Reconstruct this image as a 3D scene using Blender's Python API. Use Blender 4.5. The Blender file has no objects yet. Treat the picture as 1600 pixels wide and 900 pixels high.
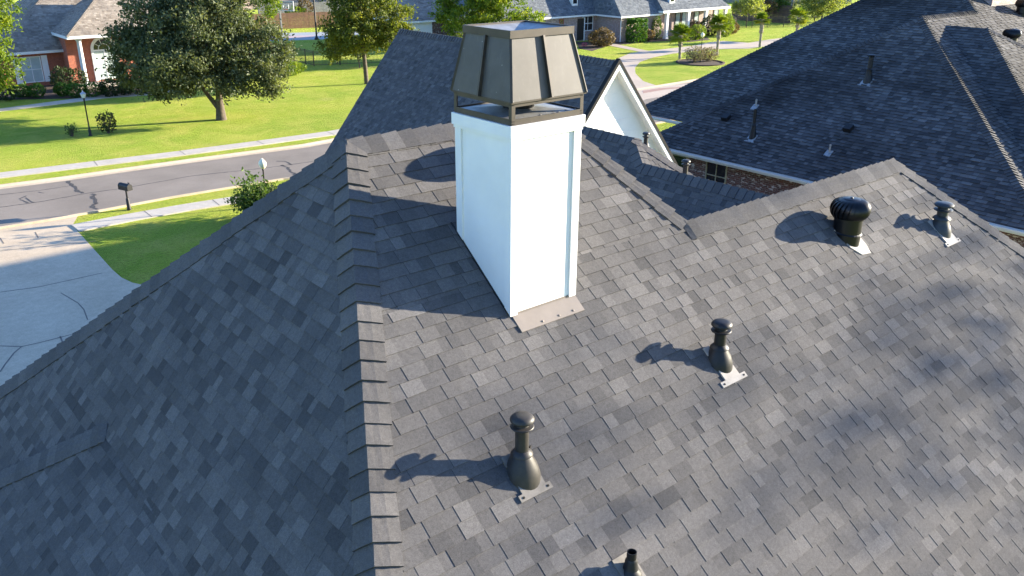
import bpy, bmesh, math, random
import numpy as np
from mathutils import Vector, Matrix

S = bpy.context.scene
COL = S.collection
R = math.radians

# ------------------------------------------------------------ camera
F = 1351.0
PITCH, ROLL, YAW = R(22.283), R(.329), R(40.242)
HC = 11.5
fh = Vector((math.sin(YAW), math.cos(YAW), 0)); r0 = Vector((math.cos(YAW), -math.sin(YAW), 0))
fw = fh*math.cos(PITCH) + Vector((0, 0, -math.sin(PITCH))); u0 = r0.cross(fw)
rt = r0*math.cos(ROLL) + u0*math.sin(ROLL); up = -r0*math.sin(ROLL) + u0*math.cos(ROLL)
cam_d = bpy.data.cameras.new('camera'); cam = bpy.data.objects.new('camera', cam_d); COL.objects.link(cam)
cam.matrix_world = Matrix(((rt.x, up.x, -fw.x, 0), (rt.y, up.y, -fw.y, 0), (rt.z, up.z, -fw.z, HC), (0, 0, 0, 1)))
cam_d.sensor_width = 36; cam_d.lens = F/1600*36; cam_d.clip_start = .05; cam_d.clip_end = 3000
S.camera = cam

# ------------------------------------------------------------ light
SUN_ELEV = R(12.0)
sun_xy = Vector((.946, -.325)).normalized()
sun_dir = Vector((sun_xy.x*math.cos(SUN_ELEV), sun_xy.y*math.cos(SUN_ELEV), math.sin(SUN_ELEV)))
W = bpy.data.worlds.new('World'); S.world = W; W.use_nodes = True
wn = W.node_tree.nodes; wl = W.node_tree.links
bg = wn['Background']; sky = wn.new('ShaderNodeTexSky'); sky.sky_type = 'NISHITA'; sky.sun_disc = False
sky.sun_elevation = SUN_ELEV; sky.sun_rotation = math.atan2(sun_xy.x, sun_xy.y)
sky.air_density = 1.0; sky.dust_density = .4; sky.ozone_density = 3.5
tint = wn.new('ShaderNodeMix'); tint.data_type = 'RGBA'; tint.blend_type = 'MULTIPLY'; tint.inputs[0].default_value = 1
wl.new(sky.outputs[0], tint.inputs[6]); tint.inputs[7].default_value = (.94, 1.0, 1.22, 1)     # camera white balance: sun neutral, sky blue
wl.new(tint.outputs[2], bg.inputs[0]); bg.inputs[1].default_value = .105
sd = bpy.data.lights.new('sun', 'SUN'); sd.energy = 5.0; sd.angle = R(.55); sd.color = (1, .89, .70)
so = bpy.data.objects.new('sun', sd); COL.objects.link(so)
so.rotation_euler = (-sun_dir).to_track_quat('-Z', 'Y').to_euler()
S.view_settings.view_transform = 'Standard'; S.view_settings.look = 'None'
S.view_settings.exposure = 2.0; S.view_settings.gamma = 1.0

# ------------------------------------------------------------ measuring helpers (camera ray -> point on a real surface)
CAM = Vector((0, 0, HC))
def ray(x, y): return rt*((x-800)/F) - up*((y-450)/F) + fw
def onz(x, y, z=0.0):
    d = ray(x, y); return CAM + d*((z-HC)/d.z)
def onx(x, y, X):
    d = ray(x, y); return CAM + d*(X/d.x)
def onpl(x, y, P0, n):
    d = ray(x, y); n = Vector(n); return CAM + d*((Vector(P0)-CAM).dot(n)/d.dot(n))

# ------------------------------------------------------------ objects
def tag(o, label=None, cat=None, group=None, kind=None):
    if label: o['label'] = label
    if cat: o['category'] = cat
    if group: o['group'] = group
    if kind: o['kind'] = kind
    return o
def thing(name, label, cat, loc=(0, 0, 0), rz=0, group=None):
    o = bpy.data.objects.new(name, None); COL.objects.link(o); o.location = loc; o.rotation_euler = (0, 0, rz)
    o.empty_display_size = .3
    return tag(o, label, cat, group)
def wm(o): return o.matrix_basis.copy() if o.parent is None else wm(o.parent) @ o.matrix_parent_inverse @ o.matrix_basis
class MB:
    def __init__(s): s.v = []; s.f = []; s.t = []; s.m = []
    def face(s, pts, tone=.5, mi=0):
        n = len(s.v); s.v += [tuple(p) for p in pts]; s.f.append(tuple(range(n, n+len(pts)))); s.t.append(tone); s.m.append(mi)
    def mesh(s, vs, fs, tone=.5, mi=0):
        n = len(s.v); s.v += [tuple(p) for p in vs]
        for f in fs: s.f.append(tuple(i+n for i in f)); s.t.append(tone); s.m.append(mi)
    def box(s, a, b, tone=.5, mi=0, M=None):
        x0, y0, z0 = a; x1, y1, z1 = b
        vs = [Vector(p) for p in ((x0,y0,z0),(x1,y0,z0),(x1,y1,z0),(x0,y1,z0),(x0,y0,z1),(x1,y0,z1),(x1,y1,z1),(x0,y1,z1))]
        if M is not None: vs = [M @ p for p in vs]
        s.mesh(vs, [(0,3,2,1),(4,5,6,7),(0,1,5,4),(1,2,6,5),(2,3,7,6),(3,0,4,7)], tone, mi)
    def bar(s, p, q, w, h=None, tone=.5, mi=0, upv=(0, 0, 1)):
        p = Vector(p); q = Vector(q); h = h or w; d = (q-p).normalized(); u = Vector(upv)
        if abs(d.dot(u)) > .98: u = Vector((1, 0, 0))
        a = d.cross(u).normalized()*(w/2); b = a.cross(d).normalized()*(h/2)
        vs = [p-a-b, p+a-b, p+a+b, p-a+b, q-a-b, q+a-b, q+a+b, q-a+b]
        s.mesh(vs, [(0,3,2,1),(4,5,6,7),(0,1,5,4),(1,2,6,5),(2,3,7,6),(3,0,4,7)], tone, mi)
    def lathe(s, prof, c=(0, 0, 0), n=24, tone=.5, mi=0, axis=None, cap=True):
        c = Vector(c); A = Vector(axis or (0, 0, 1)).normalized(); Q = Vector((0, 0, 1)).rotation_difference(A)
        vs = []
        for r, z in prof:
            for k in range(n):
                t = 2*math.pi*k/n; vs.append(c + Q @ Vector((r*math.cos(t), r*math.sin(t), z)))
        fs = []
        for i in range(len(prof)-1):
            for k in range(n):
                k2 = (k+1) % n; fs.append((i*n+k, i*n+k2, (i+1)*n+k2, (i+1)*n+k))
        if cap:
            fs.append(tuple(range(n))[::-1]); m = (len(prof)-1)*n; fs.append(tuple(range(m, m+n)))
        s.mesh(vs, fs, tone, mi)
    def tube(s, pts, rad, n=8, tone=.5, mi=0):
        pts = [Vector(p) for p in pts]; rr = rad if isinstance(rad, (list, tuple)) else [rad]*len(pts)
        vs = []; fs = []; ref = Vector((.3, .9, .2))
        for i, p in enumerate(pts):
            d = (pts[min(i+1, len(pts)-1)] - pts[max(i-1, 0)]).normalized()
            a = d.cross(ref).normalized(); b = d.cross(a)
            for k in range(n):
                t = 2*math.pi*k/n; vs.append(p + a*(rr[i]*math.cos(t)) + b*(rr[i]*math.sin(t)))
        for i in range(len(pts)-1):
            for k in range(n):
                k2 = (k+1) % n; fs.append((i*n+k, (i+1)*n+k, (i+1)*n+k2, i*n+k2))
        fs.append(tuple(range(n))); m = (len(pts)-1)*n; fs.append(tuple(range(m, m+n))[::-1])
        s.mesh(vs, fs, tone, mi)
    def prism(s, poly, z0, z1, tone=.5, mi=0):
        n = len(poly); vs = [(p[0], p[1], z0) for p in poly] + [(p[0], p[1], z1) for p in poly]
        s.mesh(vs, [tuple(range(n))[::-1], tuple(range(n, 2*n))] + [(i, (i+1) % n, n+(i+1) % n, n+i) for i in range(n)], tone, mi)
    def build(s, name, mats, parent=None, smooth=False, label=None):
        me = bpy.data.meshes.new(name); me.from_pydata(s.v, [], s.f)
        if not isinstance(mats, (list, tuple)): mats = [mats]
        for m in mats: me.materials.append(m)
        me.polygons.foreach_set('material_index', s.m)
        a = me.attributes.new('tone', 'FLOAT', 'FACE'); a.data.foreach_set('value', s.t)
        if smooth:
            me.polygons.foreach_set('use_smooth', [True]*len(s.f))
            try: me.set_sharp_from_angle(angle=R(38))
            except Exception: pass
        me.update()
        o = bpy.data.objects.new(name, me); COL.objects.link(o)
        if parent is not None:
            o.parent = parent
            if s_world[0]: o.matrix_parent_inverse = wm(parent).inverted()
        if label: o['label'] = label
        return o
s_world = [True]      # parts are modelled in world coordinates unless switched off for a thing that is copied

# ------------------------------------------------------------ materials
def nodes(name):
    m = bpy.data.materials.new(name); m.use_nodes = True; nt = m.node_tree
    return m, nt, nt.nodes['Principled BSDF'], nt.links
def ramp(nt, stops, src=None):
    r = nt.nodes.new('ShaderNodeValToRGB'); e = r.color_ramp.elements
    while len(e) < len(stops): e.new(.5)
    for k, (p, c) in enumerate(stops): e[k].position = p; e[k].color = (*c, 1)
    if src is not None: nt.links.new(src, r.inputs[0])
    return r
def noise(nt, scale, detail=4, rough=.55, vec=None, dist=0):
    n = nt.nodes.new('ShaderNodeTexNoise'); n.inputs['Scale'].default_value = scale; n.inputs['Detail'].default_value = detail
    n.inputs['Roughness'].default_value = rough; n.inputs['Distortion'].default_value = dist
    if vec is not None: nt.links.new(vec, n.inputs['Vector'])
    return n
def geo(nt):
    g = nt.nodes.new('ShaderNodeNewGeometry'); return g.outputs['Position']
def attr(nt, name='tone'):
    a = nt.nodes.new('ShaderNodeAttribute'); a.attribute_name = name; return a
def mixc(nt, fac, a, b, mode='MIX'):
    m = nt.nodes.new('ShaderNodeMix'); m.data_type = 'RGBA'; m.blend_type = mode
    for v, i in ((fac, 0), (a, 6), (b, 7)):
        if hasattr(v, 'is_linked') or hasattr(v, 'links'): nt.links.new(v, m.inputs[i])
        elif i == 0: m.inputs[0].default_value = v
        else: m.inputs[i].default_value = (*v, 1)
    return m.outputs[2]
def math_(nt, op, a, b=0.0):
    m = nt.nodes.new('ShaderNodeMath'); m.operation = op
    for v, i in ((a, 0), (b, 1)):
        if hasattr(v, 'links'): nt.links.new(v, m.inputs[i])
        else: m.inputs[i].default_value = v
    return m.outputs[0]
def bump(nt, h, strength=.4, dist=.01):
    b = nt.nodes.new('ShaderNodeBump'); b.inputs['Strength'].default_value = strength; b.inputs['Distance'].default_value = dist
    nt.links.new(h, b.inputs['Height']); return b.outputs[0]
def mapping(nt, vec, scale=(1, 1, 1), rot=(0, 0, 0)):
    m = nt.nodes.new('ShaderNodeMapping'); m.inputs['Scale'].default_value = scale; m.inputs['Rotation'].default_value = rot
    nt.links.new(vec, m.inputs[0]); return m.outputs[0]

def plain(name, c, rough=.6, metal=0, var=.12, scale=3, spec=.4, bumps=0, bscale=40):
    m, nt, b, l = nodes(name); P = geo(nt); n = noise(nt, scale, 5, .6, P)
    a = tuple(x*(1-var) for x in c); d = tuple(min(1, x*(1+var)) for x in c)
    r = ramp(nt, [(.3, a), (.7, d)], n.outputs[0]); l.new(r.outputs[0], b.inputs['Base Color'])
    b.inputs['Roughness'].default_value = rough; b.inputs['Metallic'].default_value = metal
    b.inputs['Specular IOR Level'].default_value = spec
    if bumps:
        n2 = noise(nt, bscale, 3, .6, P); l.new(bump(nt, n2.outputs[0], bumps, .004), b.inputs['Normal'])
    return m

def shingle_mat(name, dark, mid, light, stain=None, lichen=0.0, gran=1.0, rough=.93):
    m, nt, b, l = nodes(name); P = geo(nt); t = attr(nt)
    r = ramp(nt, [(0, dark), (.5, mid), (1, light)], t.outputs['Fac'])
    g = noise(nt, 260, 2, .7, P); g2 = noise(nt, 45, 4, .7, P); g3 = noise(nt, .8, 4, .6, P)
    gr = ramp(nt, [(.25, (1-.45*gran,)*3), (.5, (1, 1, 1)), (.78, (1+.5*gran,)*3)], g.outputs[0])
    c = mixc(nt, 1.0, r.outputs[0], gr.outputs[0], 'MULTIPLY')
    gr2 = ramp(nt, [(.3, (.82,)*3), (.7, (1.18,)*3)], g2.outputs[0]); c = mixc(nt, 1.0, c, gr2.outputs[0], 'MULTIPLY')
    gr3 = ramp(nt, [(.3, (.88,)*3), (.7, (1.1,)*3)], g3.outputs[0]); c = mixc(nt, 1.0, c, gr3.outputs[0], 'MULTIPLY')
    if stain:      # algae streaks running down the slope: stain=(rotation, colour)
        v = mapping(nt, P, (.9, .35, .9), (0, 0, stain[0])); s1 = noise(nt, .55, 3, .5, v, .4)
        s2 = noise(nt, .17, 2, .5, P)
        f = math_(nt, 'MULTIPLY', ramp(nt, [(.42, (0, 0, 0)), (.60, (1, 1, 1))], s1.outputs[0]).outputs[0],
                  ramp(nt, [(.4, (.2,)*3), (.6, (1,)*3)], s2.outputs[0]).outputs[0])
        c = mixc(nt, math_(nt, 'MULTIPLY', f, stain[2]), c, stain[1])
    l.new(c, b.inputs['Base Color']); b.inputs['Roughness'].default_value = rough
    b.inputs['Specular IOR Level'].default_value = .25
    l.new(bump(nt, g.outputs[0], .5, .002), b.inputs['Normal'])
    return m

M = {}
M['shingle'] = shingle_mat('charcoal_shingles', (.058, .056, .057), (.095, .090, .0885), (.136, .128, .124))
M['shingle_far'] = shingle_mat('weathered_dark_shingles', (.050, .049, .050), (.088, .086, .086), (.150, .145, .140),
                               stain=(R(-12), (.018, .017, .017), .85), gran=.6)
M['under'] = plain('roof_underlay', (.012, .012, .012), .95)
M['white'] = plain('white_paint', (.79, .79, .77), .55, var=.045, scale=3, bumps=.15, bscale=90)
M['trimwhite'] = plain('white_trim', (.78, .78, .76), .5, var=.04, scale=2)
M['bronze'] = plain('bronze_sheet_metal', (.055, .044, .035), .5, metal=.1, var=.25, scale=9)
M['dark'] = plain('dark_gap', (.01, .01, .01), .9)
M['blackpaint'] = plain('black_vent_paint', (.009, .009, .0095), .5, var=.35, scale=14, spec=.4)
M['turbine'] = plain('gloss_black_turbine', (.005, .0052, .0055), .38, var=.3, scale=14, spec=.4)
M['greypaint'] = plain('grey_vent_paint', (.034, .030, .026), .5, var=.4, scale=11, spec=.4)
M['greenpaint'] = plain('slate_vent_paint', (.030, .034, .036), .45, var=.3, scale=14, spec=.45)
M['galv'] = plain('galvanised_metal', (.36, .36, .35), .45, metal=.5, var=.3, scale=12)
M['flash'] = plain('painted_flashing', (.30, .27, .245), .6, var=.25, scale=10)
M['flashdark'] = plain('grey_painted_flashing', (.15, .135, .12), .6, var=.4, scale=10)
M['apron'] = plain('tan_flashing', (.19, .16, .14), .6, var=.1, scale=8)
M['gutter'] = plain('white_gutter_metal', (.62, .60, .56), .45, var=.08)

def hood_mat():
    m, nt, b, l = nodes('bronze_hood_panel'); P = geo(nt)
    n = noise(nt, 5, 5, .65, P); v = mapping(nt, P, (14, 14, 1.5)); s = noise(nt, 2.2, 4, .6, v)
    c = ramp(nt, [(.25, (.066, .059, .053)), (.55, (.085, .077, .070)), (.8, (.108, .099, .090))], n.outputs[0]).outputs[0]
    f = ramp(nt, [(.60, (0, 0, 0)), (.74, (1, 1, 1))], s.outputs[0]).outputs[0]
    c = mixc(nt, math_(nt, 'MULTIPLY', f, .25), c, (.17, .16, .15))
    vo = nt.nodes.new('ShaderNodeTexVoronoi'); vo.inputs['Scale'].default_value = 13; l.new(P, vo.inputs['Vector'])
    sp = ramp(nt, [(.02, (1, 1, 1)), (.07, (0, 0, 0))], vo.outputs['Distance']).outputs[0]
    c = mixc(nt, math_(nt, 'MULTIPLY', sp, .6), c, (.45, .43, .41))
    l.new(c, b.inputs['Base Color']); b.inputs['Roughness'].default_value = .5; b.inputs['Specular IOR Level'].default_value = .3
    return m
M['hood'] = hood_mat()

def brick_mat(name, c1, c2, mortar, patches=None, scale=1.0, rot=0):
    # bricks laid on vertical walls: u runs along the wall (x+y), v is height
    m, nt, b, l = nodes(name); P = geo(nt)
    sx = nt.nodes.new('ShaderNodeSeparateXYZ'); l.new(P, sx.inputs[0])
    cx = nt.nodes.new('ShaderNodeCombineXYZ'); l.new(math_(nt, 'ADD', sx.outputs[0], sx.outputs[1]), cx.inputs[0]); l.new(sx.outputs[2], cx.inputs[1])
    t = nt.nodes.new('ShaderNodeTexBrick'); l.new(cx.outputs[0], t.inputs['Vector'])
    t.inputs['Color1'].default_value = (*c1, 1); t.inputs['Color2'].default_value = (*c2, 1); t.inputs['Mortar'].default_value = (*mortar, 1)
    t.inputs['Scale'].default_value = 1/scale; t.inputs['Brick Width'].default_value = .21; t.inputs['Row Height'].default_value = .075
    t.inputs['Mortar Size'].default_value = .008; t.inputs['Bias'].default_value = .1
    c = t.outputs[0]
    n0 = noise(nt, 9, 3, .6, cx.outputs[0]); c = mixc(nt, .6, c, ramp(nt, [(.3, (.6,)*3), (.7, (1.4,)*3)], n0.outputs[0]).outputs[0], 'MULTIPLY')
    if patches:
        v = mapping(nt, cx.outputs[0], (4.8, 13, 1)); n = noise(nt, .8, 3, .7, v)
        c = mixc(nt, ramp(nt, [(.56, (0, 0, 0)), (.60, (1, 1, 1))], n.outputs[0]).outputs[0], c, patches)
    l.new(c, b.inputs['Base Color']); b.inputs['Roughness'].default_value = .85
    l.new(bump(nt, t.outputs['Fac'], -.4, .008), b.inputs['Normal'])
    return m
M['brick_old'] = brick_mat('antique_brick', (.16, .055, .042), (.09, .040, .036), (.20, .17, .15), patches=(.50, .44, .40))
M['brick_red'] = brick_mat('red_brick', (.42, .10, .045), (.32, .075, .04), (.35, .22, .16))
M['brick_pink'] = brick_mat('pink_grey_brick', (.36, .22, .18), (.24, .16, .14), (.42, .38, .34), patches=(.50, .42, .38))
M['glass'] = plain('window_glass', (.012, .014, .016), .06, spec=.9, var=.1)
M['curtain'] = plain('curtained_glass', (.42, .50, .50), .12, spec=.8, var=.12, scale=2)
M['wood_dark'] = plain('dark_door', (.02, .018, .016), .4)
M['soffit'] = plain('soffit', (.6, .59, .56), .7, var=.03)

# ------------------------------------------------------------ roof building
def clip(poly, a, b, c):           # keep a*u + b*v <= c
    out = []; n = len(poly)
    for i in range(n):
        p = poly[i]; q = poly[(i+1) % n]; dp = a*p[0]+b*p[1]-c; dq = a*q[0]+b*q[1]-c
        if dp <= 0: out.append(p)
        if (dp < 0 < dq) or (dq < 0 < dp):
            t = dp/(dp-dq); out.append((p[0]+(q[0]-p[0])*t, p[1]+(q[1]-p[1])*t))
    return out
EXPO = .1430; NEAR = .1035
def shingles(mb, polys, seed=1, fine=True, expo=NEAR, wmin=.06, wmax=.20, butt=.0085, under=True, vary=1.0, th=.0034):
    """lay rows of random-width tabs on a plane given by convex polygons (3-D points)"""
    p = [Vector(q) for q in polys[0]]; N = Vector((0, 0, 0))
    for i in range(1, len(p)-1): N += (p[i]-p[0]).cross(p[i+1]-p[0])
    N.normalize()
    if N.z < 0: N = -N
    V = (Vector((0, 0, 1)) - N*N.z).normalized(); U = V.cross(N)
    W0 = p[0].dot(N); O = N*W0
    uv = [[(Vector(q).dot(U), Vector(q).dot(V)) for q in pl] for pl in polys]
    allu = [q[0] for pl in uv for q in pl]; umin, umax = min(allu), max(allu)
    halves = []
    for pl in uv:
        ar = sum(pl[i][0]*pl[(i+1) % len(pl)][1]-pl[(i+1) % len(pl)][0]*pl[i][1] for i in range(len(pl)))
        if ar < 0: pl = pl[::-1]
        hs = []
        for i in range(len(pl)):
            x0, y0 = pl[i]; x1, y1 = pl[(i+1) % len(pl)]; a, b = (y1-y0), -(x1-x0); L = math.hypot(a, b)
            if L > 1e-6: hs.append((a/L, b/L, (a*x0+b*y0)/L))
        halves.append((pl, hs))
        if under: mb.face([O + U*a + V*b - N*.010 for a, b in pl], 0, 1)
    gap = .0004 if fine else 0.0
    for pl, hs in halves:
        v0, v1 = min(q[1] for q in pl), max(q[1] for q in pl)
        pu0, pu1 = min(q[0] for q in pl), max(q[0] for q in pl)
        for j in range(math.floor(v0/expo), math.floor(v1/expo)+1):
            rg = random.Random(seed*7919+j); u = umin - rg.random()*.6 - .3; base = rg.gauss(0, .05); k = 0
            prev = .5
            while u < umax:
                w = rg.uniform(wmin, wmax) if rg.random() < .7 else rg.uniform(.10, .15)*(1 if fine else 1.5)
                k += 1; tooth = k % 2
                tone = .5 + rg.gauss(0, .19) + base + (.06 if tooth else -.06)
                if rg.random() < .10: tone += .22
                if rg.random() < .10: tone -= .20
                tone = min(1, max(0, .5+(tone-.5)*vary)); hb = (butt if tooth else butt*.45)*rg.uniform(.85, 1.2)
                dv = rg.uniform(-.0022, .0022); dz = rg.uniform(0, .0010)
                ua, ub = u+gap, u+w-gap; u += w
                if ub < pu0 or ua > pu1: continue
                q = [(ua, j*expo+dv), (ub, j*expo+dv+rg.uniform(-.001, .001)), (ub, (j+1)*expo+.004), (ua, (j+1)*expo+.004)]
                inside = True
                for a, b, c in hs:
                    if any(a*x+b*y > c+1e-9 for x, y in q):
                        inside = False; q = clip(q, a, b, c)
                        if len(q) < 3: break
                if len(q) < 3: continue
                def hh(v): return (butt*.6*(1-(v-j*expo)/(expo+.004)) + (th if tooth else .0004) + dz) if fine else max(.0008, hb*(1-(v-j*expo)/(expo+.004))+dz)
                top = [O + U*a + V*b + N*hh(b) for a, b in q]
                mb.face(top, tone, 0)
                n = len(q)
                if fine:
                    for i in range(n):
                        a = q[i]; b = q[(i+1) % n]
                        if min(a[1], b[1]) > (j+.97)*expo: continue
                        mb.face([O+U*a[0]+V*a[1]-N*.009, O+U*b[0]+V*b[1]-N*.009, top[(i+1) % n], top[i]], max(0, tone-.35), 0)  # edge faces toned darker: shadow lines of the rows put into the colour
                else:
                    for i in range(n):
                        a = q[i]; b = q[(i+1) % n]
                        if max(a[1], b[1]) < (j+.1)*expo:
                            mb.face([O+U*a[0]+V*a[1]-N*.009, O+U*b[0]+V*b[1]-N*.009, top[(i+1) % n], top[i]], max(0, tone-.5), 0)  # butt faces darkened further, so the course shadow line is painted in
    return U, V, N, O

def caps(mb, lo, hi, w1, w2, seed=1, expo=EXPO, half=.155, lift=.020, fine=True, rnd=.05):
    """overlapping folded cap shingles from lo up to hi; w1,w2 = unit vectors lying in the two roof planes away from the line"""
    lo = Vector(lo); hi = Vector(hi); d = hi-lo; L = d.length; d.normalize(); w1 = Vector(w1).normalized(); w2 = Vector(w2).normalized()
    n1 = d.cross(w1).normalized(); n1 = n1 if n1.z > 0 else -n1
    n2 = d.cross(w2).normalized(); n2 = n2 if n2.z > 0 else -n2
    nm = (n1+n2).normalized(); rg = random.Random(seed); n = max(1, int(L/expo))
    def sect(s, h, half_):
        b = lo + d*s
        return [b+w1*half_+n1*(h*.75+.004), b+w1*half_*.5+n1*(h*.9+.006), b+w1*.035+n1*h+nm*.004, b+nm*(h+.008), b+w2*.035+n2*h+nm*.004, b+w2*half_*.5+n2*(h*.9+.006), b+w2*half_+n2*(h*.75+.004)]
    for i in range(n+1):
        s = i*expo + rg.uniform(-.006, .006); e = min(s+expo+.02, L+.02); s = max(s, -.02)
        if e - s < .03: continue
        hf = half*rg.uniform(.96, 1.03); tone = min(1, max(0, .52+rg.gauss(0, .13)))
        lf = lift*rg.uniform(.85, 1.2)
        a = sect(s, lf, hf*1.02); b = sect(e, .007, hf*.98)
        for k in range(6): mb.face([a[k], b[k], b[k+1], a[k+1]], tone, 0)
        low = [p - nm*.012 for p in a]; lowi = sect(s, -.004, hf*1.02)
        for k in range(6): mb.face([lowi[k], a[k], a[k+1], lowi[k+1]], max(0, tone-.4), 0)
        lb = sect(e, -.006, hf*.98)
        mb.face([lowi[0], lb[0], b[0], a[0]], max(0, tone-.3), 0); mb.face([lowi[6], a[6], b[6], lb[6]], max(0, tone-.3), 0)
def perp(d, N_, side):            # unit vector in the plane with normal N_, perpendicular to d, pointing towards 'side'
    d = Vector(d).normalized(); N_ = Vector(N_).normalized(); w = d.cross(N_).normalized()
    return w if w.dot(Vector(side)) > 0 else -w
# ============================================================ THE HOUSE WE LOOK DOWN ON
PM = .78
def mz(y): return 5.7 + PM*y
T0 = Vector((3.135, 5.605, mz(5.605))); T1 = Vector((5.14, 5.605, mz(5.605)))
T2 = Vector((5.75, 4.475, mz(4.475))); T3 = Vector((9.327, 4.475, mz(4.475)))
YE = -3.2; ZE = mz(YE)
HA = .557
def h1(y): return Vector((T0.x - HA*(T0.y-y), y, mz(y)))
def h4(y): return Vector((T3.x + .78*(T3.y-y), y, mz(y)))
C1 = h1(YE); C4 = h4(YE)
yb = T0.y + (T0.z-ZE)/PM; C3 = Vector((C1.x, yb, ZE))
yb2 = T2.y + (T2.z-ZE)/PM
house = thing('house', 'house with steep charcoal shingle roof filling the foreground, white square chimney rising beside its ridge', 'house', (3, 4, 0))
mb = MB()
XNm = Vector((0, -PM, 1)).normalized()
U_, V_, NM, O_ = shingles(mb, [[T0, h1(T2.y), T2, T1], [h1(T2.y), C1, C4, T3, T2]], seed=11, vary=.85, butt=.0105, th=.0028)
_, _, NL, _ = shingles(mb, [[T0, C3, C1]], seed=23, wmin=.05, wmax=.17, butt=.019, th=.0014, vary=1.15)
_, _, NB, _ = shingles(mb, [[T0, T1, Vector((9.9, yb, ZE)), C3]], seed=31, fine=False)
_, _, NR, _ = shingles(mb, [[T1, T2, Vector((9.9, yb2, ZE)), Vector((9.9, yb, ZE))]], seed=32, fine=False)
shingles(mb, [[T2, T3, Vector((C4.x, yb2, ZE)), Vector((9.9, yb2, ZE))]], seed=33, fine=False)
_, _, NE, _ = shingles(mb, [[T3, C4, Vector((C4.x, yb2, ZE))]], seed=34, fine=False)
# ---- the wing behind: dark slope facing the street side, small lit hip end
UX, UZ, PU = 10.646, 8.0, 1.2
nU = (-PU, 0, 1); PU0 = (UX, 8, UZ)
U1 = onpl(991, 217, PU0, nU); U2 = onpl(1002, 260, PU0, nU); U2.z = UZ; U2.x = UX
U0 = Vector((U1.x, U1.y+3.1, U1.z))
ZU = 3.2
pf = (U1.z-U2.z)/(U1.y-U2.y)
nF = Vector((0, -pf, 1))
U3 = onpl(1074, 270, U1, nF)
ux0 = UX-(UZ-ZU)/PU; ys = 5.2
shingles(mb, [[U1, U0, Vector((ux0, U0.y+3, ZU)), Vector((ux0, U2.y, ZU)), U2], [U2, Vector((ux0, U2.y, ZU)), Vector((ux0, ys, ZU)), Vector((UX, ys, UZ))]], seed=41)
hd = (U3-U1); U3b = U1 + hd*1.6
pr = -(U3.z-U1.z)/(U3.x-U1.x)           # slope of the side facing away
shingles(mb, [[U1, U2, U3b]], seed=42)
XR = U1.x+(U1.z-ZU)/max(pr, .3)
shingles(mb, [[U1, U3b, Vector((U3b.x, U0.y, U3b.z)), U0]], seed=43, fine=False)
xr = UX+(UZ-ZU)/PU
shingles(mb, [[Vector((UX, U2.y+.3, UZ)), Vector((UX, ys, UZ)), Vector((xr, ys, ZU)), Vector((xr, U2.y+.3, ZU))]], seed=44, fine=False)
shingles(mb, [[U0, Vector((ux0, U0.y+3, ZU)), Vector((xr, U0.y+3, ZU))]], seed=45, fine=False)
print('U', U0, U1, U2, U3)
# ---- the front wing with the white gable
G1 = Vector((17.17, 15.98, 8.40)); PG = 1.2; YG = 26.4; ZG = 3.0
G2 = Vector((G1.x, YG, G1.z)); gx0 = G1.x-(G1.z-ZG)/PG; gx1 = G1.x+(G1.z-ZG)/PG
_, _, NGl, _ = shingles(mb, [[G1, G2, Vector((gx0, YG, ZG)), Vector((gx0, G1.y, ZG))]], seed=51, fine=False, butt=.012, expo=.118)
_, _, NGr, _ = shingles(mb, [[G1, G2, Vector((gx1, YG, ZG)), Vector((gx1, G1.y, ZG))]], seed=52, fine=False)
# ---- the low side wing that runs out of the shaded slope at lower left
nL = NL
W1 = onpl(166, 676, T0, nL); W2 = onpl(300, 930, T0, nL); W2 = W1+(W2-W1)*((W1.x+1.8)/(W1.x-W2.x))
wq = onpl(0, 752, T0, nL); W3 = CAM+(wq-CAM)*.962; W3 = W1+(W3-W1)*((W1.x+1.8)/(W1.x-W3.x))
WE = (W1-W3).normalized()*.45
_, _, NW, _ = shingles(mb, [[W1+WE, W3, W3+(W2-W1), W2+WE]], seed=71, wmin=.05, wmax=.17, butt=.019, th=.0014)
wd_ = (W3-W1).normalized(); wb_ = onpl(0, 715, T0, nL)
_, _, NWb, _ = shingles(mb, [[W1, W3, W3+Vector((0, .7, -1.2)), W1+Vector((0, .05, -.1))]], seed=72)
roof = mb.build('roof', [M['shingle'], M['under']], house)
# ---- cap rows
def cap_row(lo, hi, Na, sa, Nb, sb, seed, **k):
    b = MB(); d = Vector(hi)-Vector(lo)
    caps(b, lo, hi, perp(d, Na, sa), perp(d, Nb, sb), seed, **k)
    return b.build('ridge_cap', M['shingle'], roof)
cap_row(h1(-1.2), T0, NM, (1, 0, 0), NL, (-1, 0, 0), 1, half=.15, lift=.024)
cap_row(T1, T0, NM, (0, -1, 0), NB, (0, 1, 0), 2, half=.15, lift=.020)
cap_row(C3, T0, NL, (0, -1, 0), NB, (0, 1, 0), 3, half=.15, lift=.024)
cap_row(T2, T1, NM, (-1, -1, 0), NR, (1, 1, 0), 4, half=.13, lift=.026)
cap_row(W3, W1, NW, (0, -1, 0), NL, (0, 1, 0), 12, half=.09, lift=.03, expo=.12)
NLB = Vector((0, PM, 1)).normalized()
cap_row(T3, T2-Vector((.05, 0, 0)), NM, (0, -1, 0), NLB, (0, 1, 0), 5, half=.17, lift=.022, expo=.12)
cap_row(h4(-1), T3, NM, (-1, 0, 0), NE, (1, 0, 0), 6, half=.15, lift=.022)
NUl = Vector(nU).normalized(); NUr = Vector((PU, 0, 1)).normalized()
cap_row(Vector((UX, ys, UZ)), U2, NUl, (-1, 0, 0), NUr, (1, 0, 0), 7, half=.17, lift=.018)
cap_row(U1, U0, NUl, (-1, 0, 0), NUr, (1, 0, 0), 8, half=.15, lift=.018)
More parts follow.
